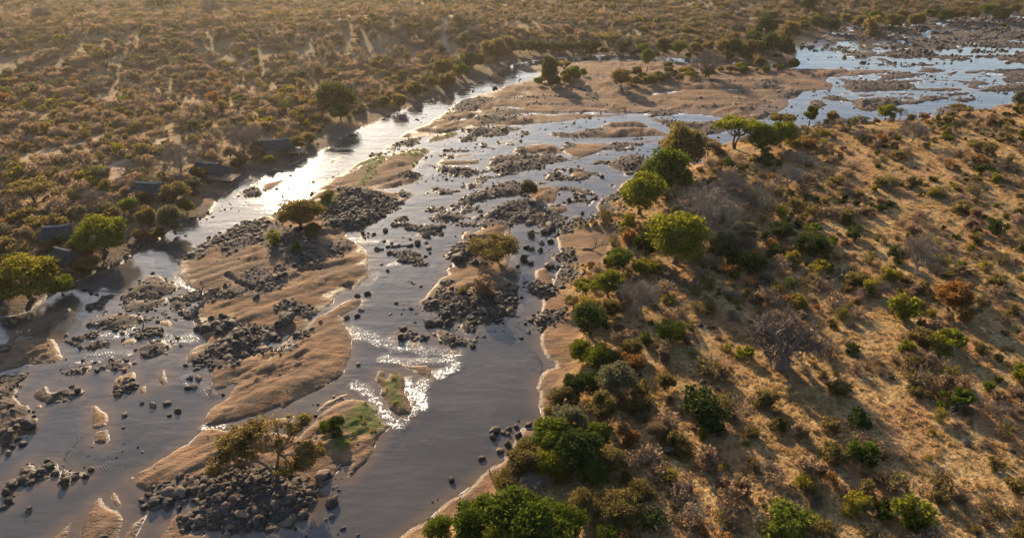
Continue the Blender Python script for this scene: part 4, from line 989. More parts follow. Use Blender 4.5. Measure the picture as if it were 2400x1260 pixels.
def make_rock(seed, sub=2, sharp=True):
    rng = np.random.default_rng(seed); v, f = ico(sub)
    r = np.ones(len(v))
    for k in range(15):                                   # broad planes split the ball into facets
        n = nrm(rng.normal(size=3)); d = rng.uniform(.50, .84) if sharp else rng.uniform(.66, .94)
        s = v @ n; r = np.where(s > 1e-3, np.minimum(r, d / np.maximum(s, 1e-3)), r)
    ph = rng.uniform(0, 9, 3)
    r *= 1 + .05 * np.sin(v[:, 0] * 4 + ph[0]) * np.cos(v[:, 1] * 4 + ph[1]) + .03 * rng.normal(size=len(v))
    v = v * r[:, None] * np.array([1, rng.uniform(.55, .9), rng.uniform(.42, .70)]) * .58
    return np_mesh('boulder', v, f, not sharp, None, [M_ROCK])

P_BROAD = [make_broadleaf(s) for s in (11, 12, 13, 14)]
P_TALL = [make_broadleaf(s, 8, 11, 8500, .28, .2, 36) for s in (21, 22)]
P_DOME = [make_acacia(s, 10, 6.2, 9000, .24, .58, 2) for s in (34, 35)]
P_ACA = [make_acacia(s) for s in (31, 32, 33)]
P_BARE = [make_bare(s, 9, 6.5) for s in (41, 42, 43)]
P_BAREW = [make_bare(s, 10, 6, .28, 7, 'white') for s in (44,)]
P_SHRUB = [make_shrub(s) for s in (51, 52, 53, 54)]
P_SPARSE = [make_shrub(s, nl=520, sparse=True) for s in (55, 56, 57)]
P_TWIG = [make_twigbush(s) for s in (61, 62, 63)]
P_TUFT = [make_tuft(s) for s in (71, 72, 73)]
P_ROCK = [make_rock(s, 2, s % 3 != 0) for s in range(81, 91)]
P_BAOBAB = make_baobab()

# ------------------------------------------------------------------ naming by landmarks one can find in the photo
LM = [('the big baobab', 1830, 800), ('the spreading river acacia', 645, 1060), ('the long tan sandbar', 690, 870), ('the central island', 620, 640),
      ('the flat-topped river acacia', 1157, 580), ('the lone river bush', 1238, 430), ('the green mossy islet', 930, 925), ('the yellow-topped bank tree', 1590, 545),
      ('the lowest thatched lodge', 135, 555), ('the second thatched lodge', 345, 442), ('the third thatched lodge', 490, 392), ('the uppermost thatched lodge', 640, 338),
      ('the wide pink sandbar', 1350, 240), ('the far rapids', 2150, 110), ('the pale-trunked bare tree', 2165, 600), ('the leaning bank tree', 1345, 660),
      ('the wide bare dome tree', 1640, 505), ('the right bank trees', 1760, 320), ('the bottom tree clump', 1200, 1210), ('the lower right corner', 2370, 1235),
      ('the right picture edge', 2390, 500), ('the white rapids', 980, 860), ('the lower left corner', 30, 1235), ('the dark far grove', 1790, 90), ('the upper river bend', 1300, 130),
      ('the dark track tree', 785, 220), ('the slope under the baobab', 1980, 1010), ('the dry slope at the right', 2200, 860), ('the grass boulder', 1570, 1052)]
def where(px, py):
    b = min(LM, key=lambda m: (m[1] - px) ** 2 + ((m[2] - py) * 1.3) ** 2)
    dx, dy = px - b[1], py - b[2]
    if abs(dx) > 1.8 * abs(dy): r = 'right of' if dx > 0 else 'left of'
    elif abs(dy) > 1.8 * abs(dx): r = 'below' if dy > 0 else 'above'
    else: r = ('below and ' if dy > 0 else 'above and ') + ('right of' if dx > 0 else 'left of')
    return r + ' ' + b[0]
ORD = ['leftmost', 'second from the left', 'third from the left', 'fourth from the left', 'fifth from the left', 'sixth from the left', 'seventh from the left', 'eighth from the left', 'ninth from the left', 'tenth from the left', 'eleventh from the left', 'twelfth from the left', 'thirteenth from the left', 'fourteenth from the left', 'fifteenth from the left', 'sixteenth from the left']
REG = []
def reg(o, px, label, cat, group=None):
    label = ' '.join(label.split()[:16])
    o['label'] = label; o['category'] = cat
    if group: o['group'] = group
    lx, ly, lz = o.location; REG.append((o, px, float(to_px(lx, ly, lz)[1])))
def finish_labels():
    d = {}
    for o, px, py in REG: d.setdefault(o['label'], []).append((px, py, o))
    for lab, l in list(d.items()):                      # large families: say which part of the heap
        if len(l) > len(ORD):
            xs = np.array([q[0] for q in l]); ys = np.array([q[1] for q in l]); cut = lambda v, a, k: int(np.searchsorted(np.quantile(a, k), v))
            for px, py, o in l:
                p = ['far left', 'left', 'right', 'far right'][cut(px, xs, [.25, .5, .75])]; q = ['upper', 'middle', 'lower'][cut(py, ys, [.33, .67])]
                o['label'] = f"{lab}, {q} {p}"; o['group'] = o.get('group') or lab
    d = {}
    for o, px, py in REG: d.setdefault(o['label'], []).append((px, o))
    for lab, l in d.items():
        if 1 < len(l) <= len(ORD):
            l.sort(key=lambda t: t[0])
            for i, (px, o) in enumerate(l):
                for n in (lab + ', ' + ORD[i], lab + ', ' + ORD[i].replace(' the left', ' left'), lab.replace(' and ', ' ') + ', ' + ORD[i].replace(' the left', ' left'),
                          lab.replace(' and ', ' ') + ', ' + ORD[i].split()[0]):
                    if len(n.split()) <= 16: o['label'] = n; break
        for px, o in l:
            if len(l) > 1 and not o.get('group'): o['group'] = lab

def empty(name, loc, rz=0.0):
    o = bpy.data.objects.new(name, None); o.empty_display_size = .5
    o.location = loc; o.rotation_euler = (0, 0, rz); COL.objects.link(o); return o
def part(name, me, parent, mat=None):
    o = bpy.data.objects.new(name, me); COL.objects.link(o); o.parent = parent
    if mat:
        o.material_slots[0].link = 'OBJECT'; o.material_slots[0].material = mat
    return o

# ------------------------------------------------------------------ trees placed from the photo
CW = dict(green='green', bright='bright green', yellow='yellow-green', dark='dark green', olive='olive', grey='grey-green', rust='rust brown', brown='brown')
TREES = []     # footprints (x, y, r) that shrubs keep clear of
def tree(kind, bx, by, wpx, leaf='green', hs=1.0, label=None, name=None, lean=None, group=None):
    x, y, z = (float(a) for a in place(bx, by))
    w = wpx / float(px_per_m(x, y, z))
    protos, w0 = dict(broad=(P_BROAD, 10.2), tall=(P_TALL, 8.2), aca=(P_ACA, 10.2), dome=(P_DOME, 10.2), bare=(P_BARE, 9.5), barew=(P_BAREW, 10.)) [kind]
    i = random.randrange(len(protos)); s = w / w0
    nm = name or dict(broad='broadleaf_tree', tall='broadleaf_tree', aca='acacia_tree', dome='acacia_tree', bare='bare_tree', barew='bare_tree')[kind]
    o = empty(nm, (x, y, z), random.uniform(0, 6.28)); o.scale = (s, s, s * hs * random.uniform(.95, 1.05))
    part('trunk', protos[i][0], o)
    part('crown', protos[i][1], o, LEAF[leaf] if kind in ('broad', 'tall', 'aca', 'dome') else None)
    kw = dict(broad='round-crowned leafy', tall='tall leafy', aca='flat-topped', dome='low domed', bare='leafless grey-brown', barew='leafless pale-trunked')[kind]
    sz = 'small ' if wpx < 30 else ('large ' if wpx > 90 else '')
    lab = label or f"{sz}{CW[leaf] + ' ' if kind in ('broad', 'tall', 'aca', 'dome') else ''}{kw} tree {where(bx, by - wpx * .4)}"
    reg(o, bx, lab, 'tree', group)
    TREES.append((x, y, w * .42))
    return o
for a in [
    # right bank
    ('broad', 1578, 615, 165, 'bright', .9, 'large green tree with a sunlit yellow top on the right bank'),
    ('broad', 1513, 598, 62, 'dark', 1.15, 'dark narrow tree leaning against the yellow-topped bank tree'),
    ('broad', 1500, 500, 112, 'bright', 1.05, 'round green tree beside the stony right bank'),
    ('broad', 1562, 458, 130, 'green', 1.0, 'bushy green tree in the middle of the right bank grove'),
    ('broad', 1592, 405, 120, 'olive', 1.15, 'olive tree at the top of the right bank grove'),
    ('broad', 1535, 420, 70, 'olive', 1.0, 'small olive tree at the left rim of the right bank grove'),
    ('aca', 1660, 368, 50, 'grey', 1.2, 'thin dark tree with a twisted trunk beside the small beach'),
    ('aca', 1722, 350, 120, 'bright', 1.0, 'wide bright green acacia on the right bank'),
    ('broad', 1785, 357, 74, 'green', 1.0, 'many-stemmed green tree right of the wide bright acacia'),
    ('broad', 1830, 347, 78, 'bright', 1.0, 'green tree at the right end of the right bank tree row'),
    ('aca', 1828, 308, 66, 'olive', 1.0, 'olive acacia standing against the water behind the tree row'),
    ('tall', 1896, 293, 38, 'green', .95, 'slim green tree on the point, left of two against the water'),
    ('broad', 1947, 291, 36, 'olive', 1.0, 'slim pale olive tree on the point, right of two against the water'),
    ('aca', 2018, 291, 34, 'grey', .8, 'small grey-green tree at the water edge right of the two slim trees'),
    ('broad', 2075, 281, 52, 'bright', .8, 'round bright green tree at the water edge'),
    ('bare', 2110, 276, 30, 'olive', 1.0, None), ('aca', 2245, 270, 54, 'olive', .7, 'flat green acacia on the rubble spit'),
    ('broad', 2387, 252, 46, 'grey', 1.0, None), ('broad', 2400, 275, 40, 'olive', 1.0, None),
    ('broad', 1450, 628, 68, 'green', .9, 'small round green tree above the leaning bank tree'),
    ('broad', 1425, 692, 84, 'bright', .85, 'bright green tree right of the leaning bank tree'),
    ('broad', 1380, 788, 92, 'dark', 1.05, 'dense dark green tree over the right bank boulders'),
    ('bare', 1493, 738, 110, 'olive', 1.15, 'leafless grey tree right of the dense dark green tree'),
    ('broad', 1572, 800, 80, 'green', .85, 'round green tree in the shade left of the baobab'),
    ('aca', 1370, 695, 62, 'bright', 1.0, 'sparse tree leaning out over the right bank rocks'), ('aca', 1345, 720, 50, 'olive', .8, None),
    ('bare', 1650, 553, 180, 'olive', .85, 'wide dome of leafless grey branches behind the yellow-topped tree'),
    ('bare', 1620, 478, 60, 'olive', .9, None), ('bare', 1700, 482, 118, 'olive', .95, None), ('bare', 1768, 498, 95, 'olive', 1.0, None),
    ('bare', 1840, 440, 92, 'olive', .8, None), ('bare', 1873, 390, 55, 'olive', 1.05, None),
    ('barew', 2150, 645, 130, 'olive', .95, 'broad leafless tree with a pale leaning trunk on the dry slope'),
    ('bare', 2135, 334, 80, 'olive', .8, None), ('aca', 2292, 372, 70, 'olive', 1.0, 'olive flat-topped acacia near the right edge'),
    ('broad', 2225, 728, 95, 'rust', .9, 'orange-brown leafy tree below the pale-trunked bare tree'),
    ('bare', 2060, 690, 60, 'olive', .8, None), ('bare', 2010, 330, 45, 'olive', .8, None), ('aca', 1690, 395, 45, 'olive', .8, None),
    # near right bank
    ('broad', 1120, 1262, 150, 'green', .85, None), ('broad', 1225, 1270, 200, 'green', .85, None), ('broad', 1318, 1255, 120, 'green', .85, None), ('broad', 1030, 1258, 82, 'green', .8, None), ('broad', 1180, 1300, 150, 'bright', .8, None), ('broad', 1280, 1310, 150, 'green', .8, None),
    ('broad', 1330, 1015, 100, 'grey', .9, None), ('broad', 1298, 1052, 115, 'green', .85, None), ('broad', 1352, 1090, 125, 'dark', .95, None),
    ('broad', 1232, 1108, 118, 'olive', .75, None), ('broad', 1192, 1145, 90, 'olive', .7, None), ('tall', 1343, 928, 66, 'dark', .75, 'dark pointed tree above the right bank beach'), ('broad', 1378, 918, 74, 'dark', .8, None),
    ('broad', 1322, 960, 92, 'olive', .7, None), ('broad', 1306, 990, 78, 'olive', .7, None), ('tall', 1410, 988, 86, 'olive', .75, None), ('broad', 1442, 918, 104, 'grey', .9, None),
    ('broad', 1372, 1205, 105, 'olive', .7, None), ('broad', 1455, 1218, 115, 'olive', .7, None), ('bare', 1232, 1150, 105, 'olive', .6, None), ('broad', 1312, 1128, 44, 'yellow', .8, None),
    ('broad', 1420, 1275, 75, 'green', .8, None), ('broad', 1555, 912, 58, 'olive', .85, None), ('broad', 1270, 1010, 50, 'olive', .7, None),
    ('broad', 1400, 860, 80, 'green', .8, None), ('broad', 1360, 840, 70, 'bright', .8, None), ('broad', 1400, 1040, 80, 'green', .8, None), ('broad', 1385, 1130, 85, 'green', .8, None), ('broad', 1290, 1105, 90, 'bright', .8, None), ('broad', 1255, 1070, 80, 'green', .75, None),
    ('broad', 1430, 740, 60, 'olive', .8, None), ('broad', 1470, 560, 45, 'olive', .8, None), ('broad', 1500, 640, 60, 'yellow', .7, None), ('broad', 1480, 830, 60, 'olive', .8, None), ('broad', 1430, 1100, 80, 'olive', .8, None), ('broad', 1500, 1170, 80, 'olive', .7, None),
    ('broad', 1545, 1020, 70, 'brown', .7, None), ('broad', 1760, 640, 70, 'dark', .8, None), ('broad', 1900, 600, 90, 'dark', .75, None), ('broad', 1700, 600, 80, 'grey', .8, None), ('broad', 1830, 560, 70, 'dark', .7, None), ('broad', 1745, 560, 70, 'grey', .7, None),
    # left bank
    ('broad', 82, 698, 172, 'yellow', .68, 'huge yellow-green tree at the left edge below the lowest lodge'), ('broad', 150, 690, 70, 'green', .8, None), ('broad', 10, 700, 80, 'green', .8, None),
    ('broad', 252, 588, 140, 'bright', .72, 'big bright green tree on the bank beside the lowest lodge'),
    ('aca', 85, 472, 108, 'olive', .75, 'umbrella-shaped acacia in the left bush above the lodges'),
    ('broad', 417, 474, 78, 'olive', .75, None), ('broad', 350, 528, 58, 'olive', .9, None), ('broad', 408, 545, 70, 'grey', 1.1, 'grey-green tree at the water edge below the second lodge'), ('broad', 305, 498, 50, 'green', .8, None),
    ('broad', 787, 264, 108, 'dark', .75, 'big dark green tree beside the track on the left bank'), ('broad', 797, 280, 52, 'green', .9, None),
    ('broad', 632, 386, 32, 'yellow', .9, 'bright round tree in front of the uppermost lodge'), ('bare', 570, 348, 82, 'olive', 1.0, None), ('bare', 425, 402, 105, 'olive', .8, None), ('broad', 695, 350, 52, 'olive', .7, None),
    ('bare', 300, 405, 60, 'olive', .7, None), ('bare', 215, 480, 70, 'olive', .7, None), ('broad', 205, 640, 70, 'olive', .7, None), ('broad', 540, 372, 40, 'brown', .8, None),
    *[('broad', x, y, w_, c, .75, None) for x, y, w_, c in ((118, 585, 42, 'olive'), (192, 572, 40, 'brown'), (330, 474, 42, 'olive'), (296, 458, 34, 'brown'), (472, 418, 46, 'olive'), (525, 408, 36, 'olive'), (600, 366, 40, 'brown'), (684, 352, 40, 'olive'), (455, 446, 48, 'grey'), (440, 500, 46, 'olive'), (372, 562, 48, 'olive'), (560, 392, 36, 'olive'), (725, 335, 38, 'olive'), (205, 600, 40, 'rust'), (60, 560, 50, 'brown'), (330, 560, 40, 'olive'), (612, 352, 44, 'olive'), (668, 362, 34, 'brown'), (500, 412, 38, 'olive'), (360, 458, 40, 'olive'), (150, 572, 44, 'olive'))],
    # upper channel bank
    ('broad', 1043, 178, 58, 'olive', .85, None), ('broad', 1083, 182, 42, 'green', .9, None), ('broad', 1048, 205, 42, 'olive', 1.0, None), ('broad', 1108, 160, 64, 'dark', .7, None), ('broad', 1160, 142, 72, 'olive', .9, None),
    ('broad', 1192, 130, 56, 'olive', .9, None), ('aca', 1427, 109, 66, 'olive', .8, 'umbrella acacia behind the upper river bend'), ('aca', 1283, 99, 42, 'olive', .8, None), ('broad', 1337, 103, 26, 'olive', .9, None),
    ('broad', 1505, 130, 38, 'green', .9, None), ('broad', 1553, 128, 44, 'dark', 1.0, None), ('broad', 1590, 126, 44, 'green', .9, None), ('broad', 1468, 114, 22, 'green', .9, None), ('broad', 935, 254, 44, 'olive', .9, None),
    ('broad', 972, 226, 48, 'olive', .85, None), ('broad', 1012, 205, 36, 'olive', .8, None), ('broad', 900, 250, 34, 'olive', .8, None),
    *[('broad', x, 124 - abs(x - 1310) * .02, 40, 'dark', .8, None) for x in (1218, 1243, 1268, 1294, 1318, 1343, 1366, 1390)],
    # clumps on the wide pink sandbar
    ('broad', 1287, 196, 50, 'dark', 1.6, 'tall dark tree in the first clump on the wide pink sandbar'), ('aca', 1322, 175, 34, 'olive', 1.6, None), ('broad', 1262, 200, 28, 'green', .8, None), ('broad', 1300, 203, 36, 'olive', .8, None), ('broad', 1342, 192, 44, 'green', 1.0, None),
    ('broad', 1349, 170, 20, 'green', .9, None), ('broad', 1366, 178, 24, 'green', .8, None), ('broad', 1325, 195, 30, 'olive', .8, None),
    ('tall', 1515, 168, 34, 'green', 1.3, 'tall tree in the second clump on the wide pink sandbar'), ('broad', 1456, 207, 52, 'olive', 1.1, None), ('broad', 1490, 180, 34, 'olive', .8, None), ('broad', 1521, 198, 42, 'olive', .6, None), ('broad', 1488, 203, 40, 'olive', .6, None),
    ('broad', 1567, 164, 26, 'green', .8, None), ('broad', 1560, 190, 36, 'grey', .6, None), ('broad', 1592, 190, 26, 'olive', .7, None), ('broad', 1470, 195, 30, 'green', .7, None),
    ('bare', 1652, 182, 76, 'olive', 1.1, 'big grey leafless tree at the right end of the wide pink sandbar'), ('broad', 1660, 182, 36, 'olive', .9, None), ('broad', 1740, 160, 24, 'olive', .8, None), ('broad', 1780, 160, 36, 'olive', .8, None),
    ('broad', 1815, 162, 20, 'olive', .8, None), ('broad', 1829, 168, 22, 'green', .9, None), ('broad', 1858, 164, 30, 'dark', 1.1, None),
    # dark far grove
    *[('broad', x, y, w_, c, 1.0, None) for x, y, w_, c in ((1790, 92, 64, 'dark'), (1765, 112, 44, 'dark'), (1800, 128, 54, 'dark'), (1832, 130, 52, 'dark'), (1762, 130, 46, 'olive'), (1720, 126, 44, 'dark'), (1692, 122, 38, 'olive'),
                                                            (1850, 96, 52, 'olive'), (1806, 55, 34, 'dark'), (1848, 134, 34, 'dark'), (1740, 128, 36, 'green'), (1660, 120, 30, 'olive'), (1628, 122, 30, 'olive'), (1890, 28, 42, 'dark'))],
    # far bank of the right reach
    *[('broad', 1880 + 33 * k, 74 - 2.2 * k + (k % 3) * 4 - (k % 2) * 9, 34 + 7 * (k % 3), ('olive', 'green', 'dark', 'olive')[k % 4], .85, None) for k in range(17)],
    ('broad', 2090, 66, 52, 'olive', .75, 'spreading olive tree on the bushy islet in the far rapids'), ('broad', 2350, 66, 18, 'green', .8, None),
    ('broad', 378, 24, 72, 'dark', .6, None), ('bare', 1720, 30, 30, 'olive', 1.0, None),
    # river islands
    ('broad', 706, 532, 124, 'olive', .62, 'open-crowned yellow-green acacia at the head of the central island'), ('broad', 735, 545, 45, 'olive', .7, None),
    ('broad', 1238, 462, 50, 'grey', 1.0, 'lone grey-green bush tree standing in the middle river'),
    ('dome', 1160, 606, 128, 'olive', .66, 'flat-topped olive acacia on the rocky mid river island'),
]: tree(*a)
for cx, cy, n_, sx, sy in ((1300, 190, 9, 45, 9), (1500, 190, 12, 60, 10), (1620, 175, 10, 60, 8), (1740, 168, 12, 70, 5), (1400, 128, 10, 120, 3), (1700, 135, 10, 110, 6)):
    for k in range(n_): tree('broad', cx + random.gauss(0, sx * .6), cy + random.gauss(0, sy * .5), random.uniform(12, 28), random.choice(['olive', 'green', 'yellow', 'dark']), .7)
TREES_N = len(TREES)

# the wide acacia on the near island: clumps and limbs set out one by one
def river_acacia():
    bx, by = 648, 1123
    x, y, z = (float(a) for a in place(bx, by)); rng = np.random.default_rng(99)
    o = empty('acacia_tree', (x, y, z)); base = np.array([x, y, z])
    cl = [(557, 1017, 6.6, 3.0, 1), (520, 1035, 5.6, 1.9, .7), (590, 1008, 7.2, 2.0, .8), (615, 995, 7.6, 2.0, .22), (640, 985, 7.6, 1.6, .2), (707, 988, 8.2, 2.0, 1), (690, 1000, 7.4, 1.7, .6), (665, 1033, 6.2, 1.8, .35), (715, 1058, 5.0, 2.5, .6), (742, 1050, 5.2, 1.6, .5),
          (690, 1095, 3.4, 2.2, .6), (715, 1085, 3.6, 1.9, .5), (507, 1088, 3.6, 2.0, .5), (530, 1070, 4.4, 1.8, .4), (557, 1053, 5.0, 2.2, .55), (585, 1060, 5.0, 1.7, .4), (660, 1105, 2.4, 1.3, .6), (640, 1045, 6.0, 1.4, .2)]
    tr, cr = Geo(), Geo(); cen = []
    for px, py, dz, r, dn in cl:
        cx, cy = ground(px, py, z + dz); c = np.array([float(cx), float(cy), z + dz]) - base; cen.append((c, r, dn))
    f1, f2, f3 = np.array([.3, .5, 2.2]), np.array([-2.2, 1.2, 2.4]), np.array([.6, 1.4, 4.2])
    tr.tube(bent((.1, 0, -.5), f1, rng, 4, .05), [.48, .40, .34, .30], 8); tr.tube(bent((-.2, .1, -.4), f2, rng, 5, .06), [.36, .32, .28, .24, .2], 8)
    tr.tube(bent(f1, f3, rng, 4, .05), [.28, .24, .2, .17], 7); f4 = np.array([-4.6, .9, 3.0]); tr.tube(bent(f2, f4, rng, 4, .06), [.2, .17, .14, .11], 6)
    for c, r, dn in cen:
        f = min((f1, f2, f3, f4), key=lambda q: np.linalg.norm(q - c)); L = np.linalg.norm(c - f)
        p = bent(f, c, rng, 6, .13); tr.tube(p, np.linspace(.15, .045, 6), 5)
        for k in range(6):
            q = p[rng.integers(2, 6)]; e = c + rng.normal(size=3) * r * .55; m_ = bent(q, e, rng, 4, .15); tr.tube(m_, np.linspace(.05, .02, 4), 3)
        bl = [(*(c + rng.normal(size=3) * np.array([.5, .5, .28]) * r), r * .5, r * .5, r * .26) for _ in range(10)]
        blob_leaves(cr, bl, int(1500 * dn * r * r / 3.5), .22, rng, 0, .1)
    part('trunk', tr.mesh('trunk', [BARK['brown']], True), o); part('crown', cr.mesh('crown', [LEAF['yellow']]), o, LEAF['olive'])
    reg(o, bx, 'wide open acacia with several stems on the rubble of the lowest river island', 'tree'); TREES.append((x, y, 2.0))
river_acacia()

def baobab(bx, by, s, label, rz=0.0):
    x, y, z = (float(a) for a in place(bx, by)); o = empty('baobab_tree', (x, y, z), rz); o.scale = (s, s, s)
    part('trunk', P_BAOBAB[0], o); part('branches', P_BAOBAB[1], o); reg(o, bx, label, 'baobab'); TREES.append((x, y, 4.5 * s)); TREES.append((x + 1.5, y - 6, 4.5 * s))
baobab(1828, 858, 1.0, 'large leafless baobab with a fat trunk and tangled branches on the dry slope')
baobab(502, 47, 1.0, 'distant leafless baobab with a bare trunk near the top edge', 2.0)
baobab(107, 58, .8, 'small distant baobab in the bush at the top left', 4.0)
baobab(1730, 82, .7, 'distant pale baobab behind the dark far grove', 1.0)

# ------------------------------------------------------------------ shrubs
def near_tree(x, y, k=1.0):
    a = np.array(TREES); out = np.zeros(len(x), bool)
    for tx, ty, tr in a: out |= (x - tx) ** 2 + (y - ty) ** 2 < (tr * k) ** 2
    return out
SH = []      # px, py(base), x, y, z, width m, type, colour
def thin(x, y, w, k):
    """drop shrubs standing inside one another"""
    cell = {}; keep = np.zeros(len(x), bool)
    for i in range(len(x)):
        c = (int(x[i] // 6), int(y[i] // 6)); ok = True
        for a in (-1, 0, 1):
            for b in (-1, 0, 1):
                for j in cell.get((c[0] + a, c[1] + b), ()):
                    if (x[i] - x[j]) ** 2 + (y[i] - y[j]) ** 2 < (k * (w[i] + w[j])) ** 2: ok = False; break
                if not ok: break
            if not ok: break
        if ok: keep[i] = True; cell.setdefault(c, []).append(i)
    return keep
def cand(n, x0, x1, y0, y1, left, wlo, whi, dens_fn, sep, colours, twig):
    x = RNG.uniform(x0, x1, n); y = RNG.uniform(y0, y1, n)
    r, c = gidx(x, y); r = r.astype(int); c = c.astype(int)
    ok = (isleft[r, c] == left) & (dbank[r, c] > (5.5 if left else 4.5)) & (owner[r, c] < 0) & (sandA[r, c] < .45) & (trackA[r, c] < .3)
    x, y = x[ok], y[ok]; px, py = to_px(x, y, gz(x, y))
    d = dens_fn(x, y, px, py); ok = (RNG.uniform(0, 1, len(x)) < d) & (px > -600) & (px < 2900) & (py > -45) & (py < 1400)
    x, y, px, py = x[ok], y[ok], px[ok], py[ok]
    w = wlo * (whi / wlo) ** (RNG.uniform(0, 1, len(x)) ** 1.5)
    o = np.argsort(-w); x, y, w, px, py = x[o], y[o], w[o], px[o], py[o]
    ok = thin(x, y, w, sep) & ~near_tree(x, y, .85); x, y, w, px, py = x[ok], y[ok], w[ok], px[ok], py[ok]
    z = gz(x, y); names, pr = zip(*colours); pr = np.array(pr) / sum(pr)
    patch = fbm(x / 22.0, y / 22.0, 91, 2) * .5 + .5
    ci = np.minimum((np.clip(patch * .5 + RNG.uniform(0, 1, len(x)) * .5, 0, .999)), .999)
    cs = np.searchsorted(np.cumsum(pr), np.argsort(np.argsort(ci)) / max(len(ci), 1) * .9999)
    tw = RNG.uniform(0, 1, len(x))
    for i in range(len(x)):
        typ = 'twig' if tw[i] < twig else ('sparse' if tw[i] < twig + .28 else 'shrub')
        SH.append((px[i], py[i], x[i], y[i], z[i], w[i], typ, names[min(cs[i], len(names) - 1)]))
def gau(px, py, cx, cy, sx, sy): return np.exp(-((px - cx) / sx) ** 2 - ((py - cy) / sy) ** 2)
def dens_r(x, y, px, py):
    d = .30 + .70 * sstep(-.12, .25, fbm(x / 13.0, y / 13.0, 93, 3))
    d = d + .6 * gau(px, py, 1720, 600, 190, 110) + .5 * gau(px, py, 1430, 820, 110, 230) + .35 * gau(px, py, 1480, 1100, 200, 150) + .4 * gau(px, py, 1700, 420, 140, 60) + .3 * gau(px, py, 2150, 680, 160, 80)
    d = d - .2 * gau(px, py, 2250, 440, 260, 110) - .5 * gau(px, py, 1960, 960, 110, 70) - .9 * gau(px, py, 1828, 860, 75, 60) - .3 * gau(px, py, 2200, 950, 120, 60) - .05 * gau(px, py, 2050, 1080, 200, 120)
    return np.clip(d, .04, 1)
cand(13000, 15, 330, 50, 330, False, 1.5, 5.6, dens_r, .30, [('yellow', .11), ('olive', .38), ('brown', .27), ('green', .06), ('rust', .07), ('dark', .11)], .17)
def dens_l(x, y, px, py):
    return np.clip(.80 + 1.2 * fbm(x / 34.0, y / 34.0, 95, 4) + .9 * fbm(x / 9.0, y / 9.0, 96, 2) - .35 * gau(px, py, 120, 370, 160, 45), .12, 1)
cand(32000, -330, 250, 80, 330, True, 1.7, 6.4, dens_l, .26, [('yellow', .06), ('olive', .42), ('brown', .29), ('green', .06), ('rust', .04), ('grey', .13)], .30)
cand(56000, -560, 620, 330, 640, True, 2.0, 6.8, dens_l, .28, [('olive', .44), ('brown', .32), ('yellow', .05), ('grey', .19)], .28)
cand(6000, -800, 900, 640, 1000, True, 4, 9, dens_l, .36, [('olive', .45), ('brown', .45), ('grey', .10)], .2)
# shrubs that stand out in the photo: px, py, width px, colour, label
for px, py, wp, col, lab in [
    (1855, 618, 46, 'yellow', 'bright yellow-green shrub glowing in the dark hollow above the baobab'), (2040, 690, 56, 'yellow', 'round golden-green shrub right of the fallen white tree'),
    (1865, 722, 48, 'yellow', 'yellow-green shrub just above the baobab crown'), (1815, 690, 36, 'yellow', 'small golden shrub in the hollow above the baobab'),
    (1570, 1132, 52, 'yellow', 'bright yellow-green shrub below the grey boulder in the grass'), (1882, 1145, 56, 'yellow', 'yellow-green shrub with a long shadow on the lower slope'),
    (2128, 1225, 100, 'bright', 'large green shrub near the lower right corner'), (1840, 1255, 140, 'green', 'widest dark green shrub at the bottom edge'), (2392, 890, 52, 'bright', 'bright green shrub cut by the right edge'),
    (2110, 745, 74, 'bright', 'green spreading shrub right of the golden-green shrub'), (2215, 825, 80, 'bright', 'wide light green shrub on the dry slope'), (2122, 828, 48, 'bright', 'small bright green shrub left of the wide light green one'),
    (1965, 925, 60, 'olive', 'olive shrub right of the baobab shadow'), (1745, 840, 44, 'bright', 'bright green shrub left of the baobab trunk'), (1940, 1010, 52, 'olive', 'olive shrub at the end of the baobab shadow'),
    (2000, 1000, 70, 'dark', 'dark shrub where the baobab shadow ends'), (2000, 560, 44, 'dark', 'round dark shrub on the upper slope'), (1640, 985, 120, 'dark', 'dark wide shrub below and left of the baobab'),
    (1660, 730, 42, 'olive', 'pale olive shrub left of the baobab crown'), (2330, 545, 52, 'dark', 'dark shrub near the right edge'), (2250, 500, 44, 'olive', 'olive shrub on the bright upper slope'),
    (640, 570, 44, 'bright', 'bright green bush on the sand of the central island'), (695, 588, 30, 'green', 'small green bush beside the bright one on the central island'), (1130, 690, 64, 'brown', 'brown bush on the rocky mid river island'),
    (1085, 690, 26, 'olive', 'small olive bush beside the brown one in mid river'), (790, 1010, 50, 'dark', 'low dark bush on the acacia island bank'), (770, 470, 40, 'olive', 'grey olive bush on the ridge of the central island'), (765, 1005, 34, 'green', 'low green bush right of the spreading river acacia'),
    (180, 600, 60, 'olive', 'olive bush between the two lowest lodges'), (1500, 930, 60, 'olive', 'olive bush in the shade below the round green tree'),
    (2045, 82, 60, 'olive', 'low wide bush on the bushy islet in the far rapids')] :
    x, y, z = (float(a) for a in place(px, py)); s = wp / float(px_per_m(x, y, z))
    o = bpy.data.objects.new('bush', random.choice(P_SHRUB)); COL.objects.link(o)
    o.location = (x, y, z - .05); k = s / 3.1; o.scale = (k, k, k * random.uniform(.85, 1.05)); o.rotation_euler = (0, 0, random.uniform(0, 6.28))
    o.material_slots[0].link = 'OBJECT'; o.material_slots[0].material = LEAF[col]; reg(o, px, lab, 'bush'); TREES.append((x, y, s * .4))

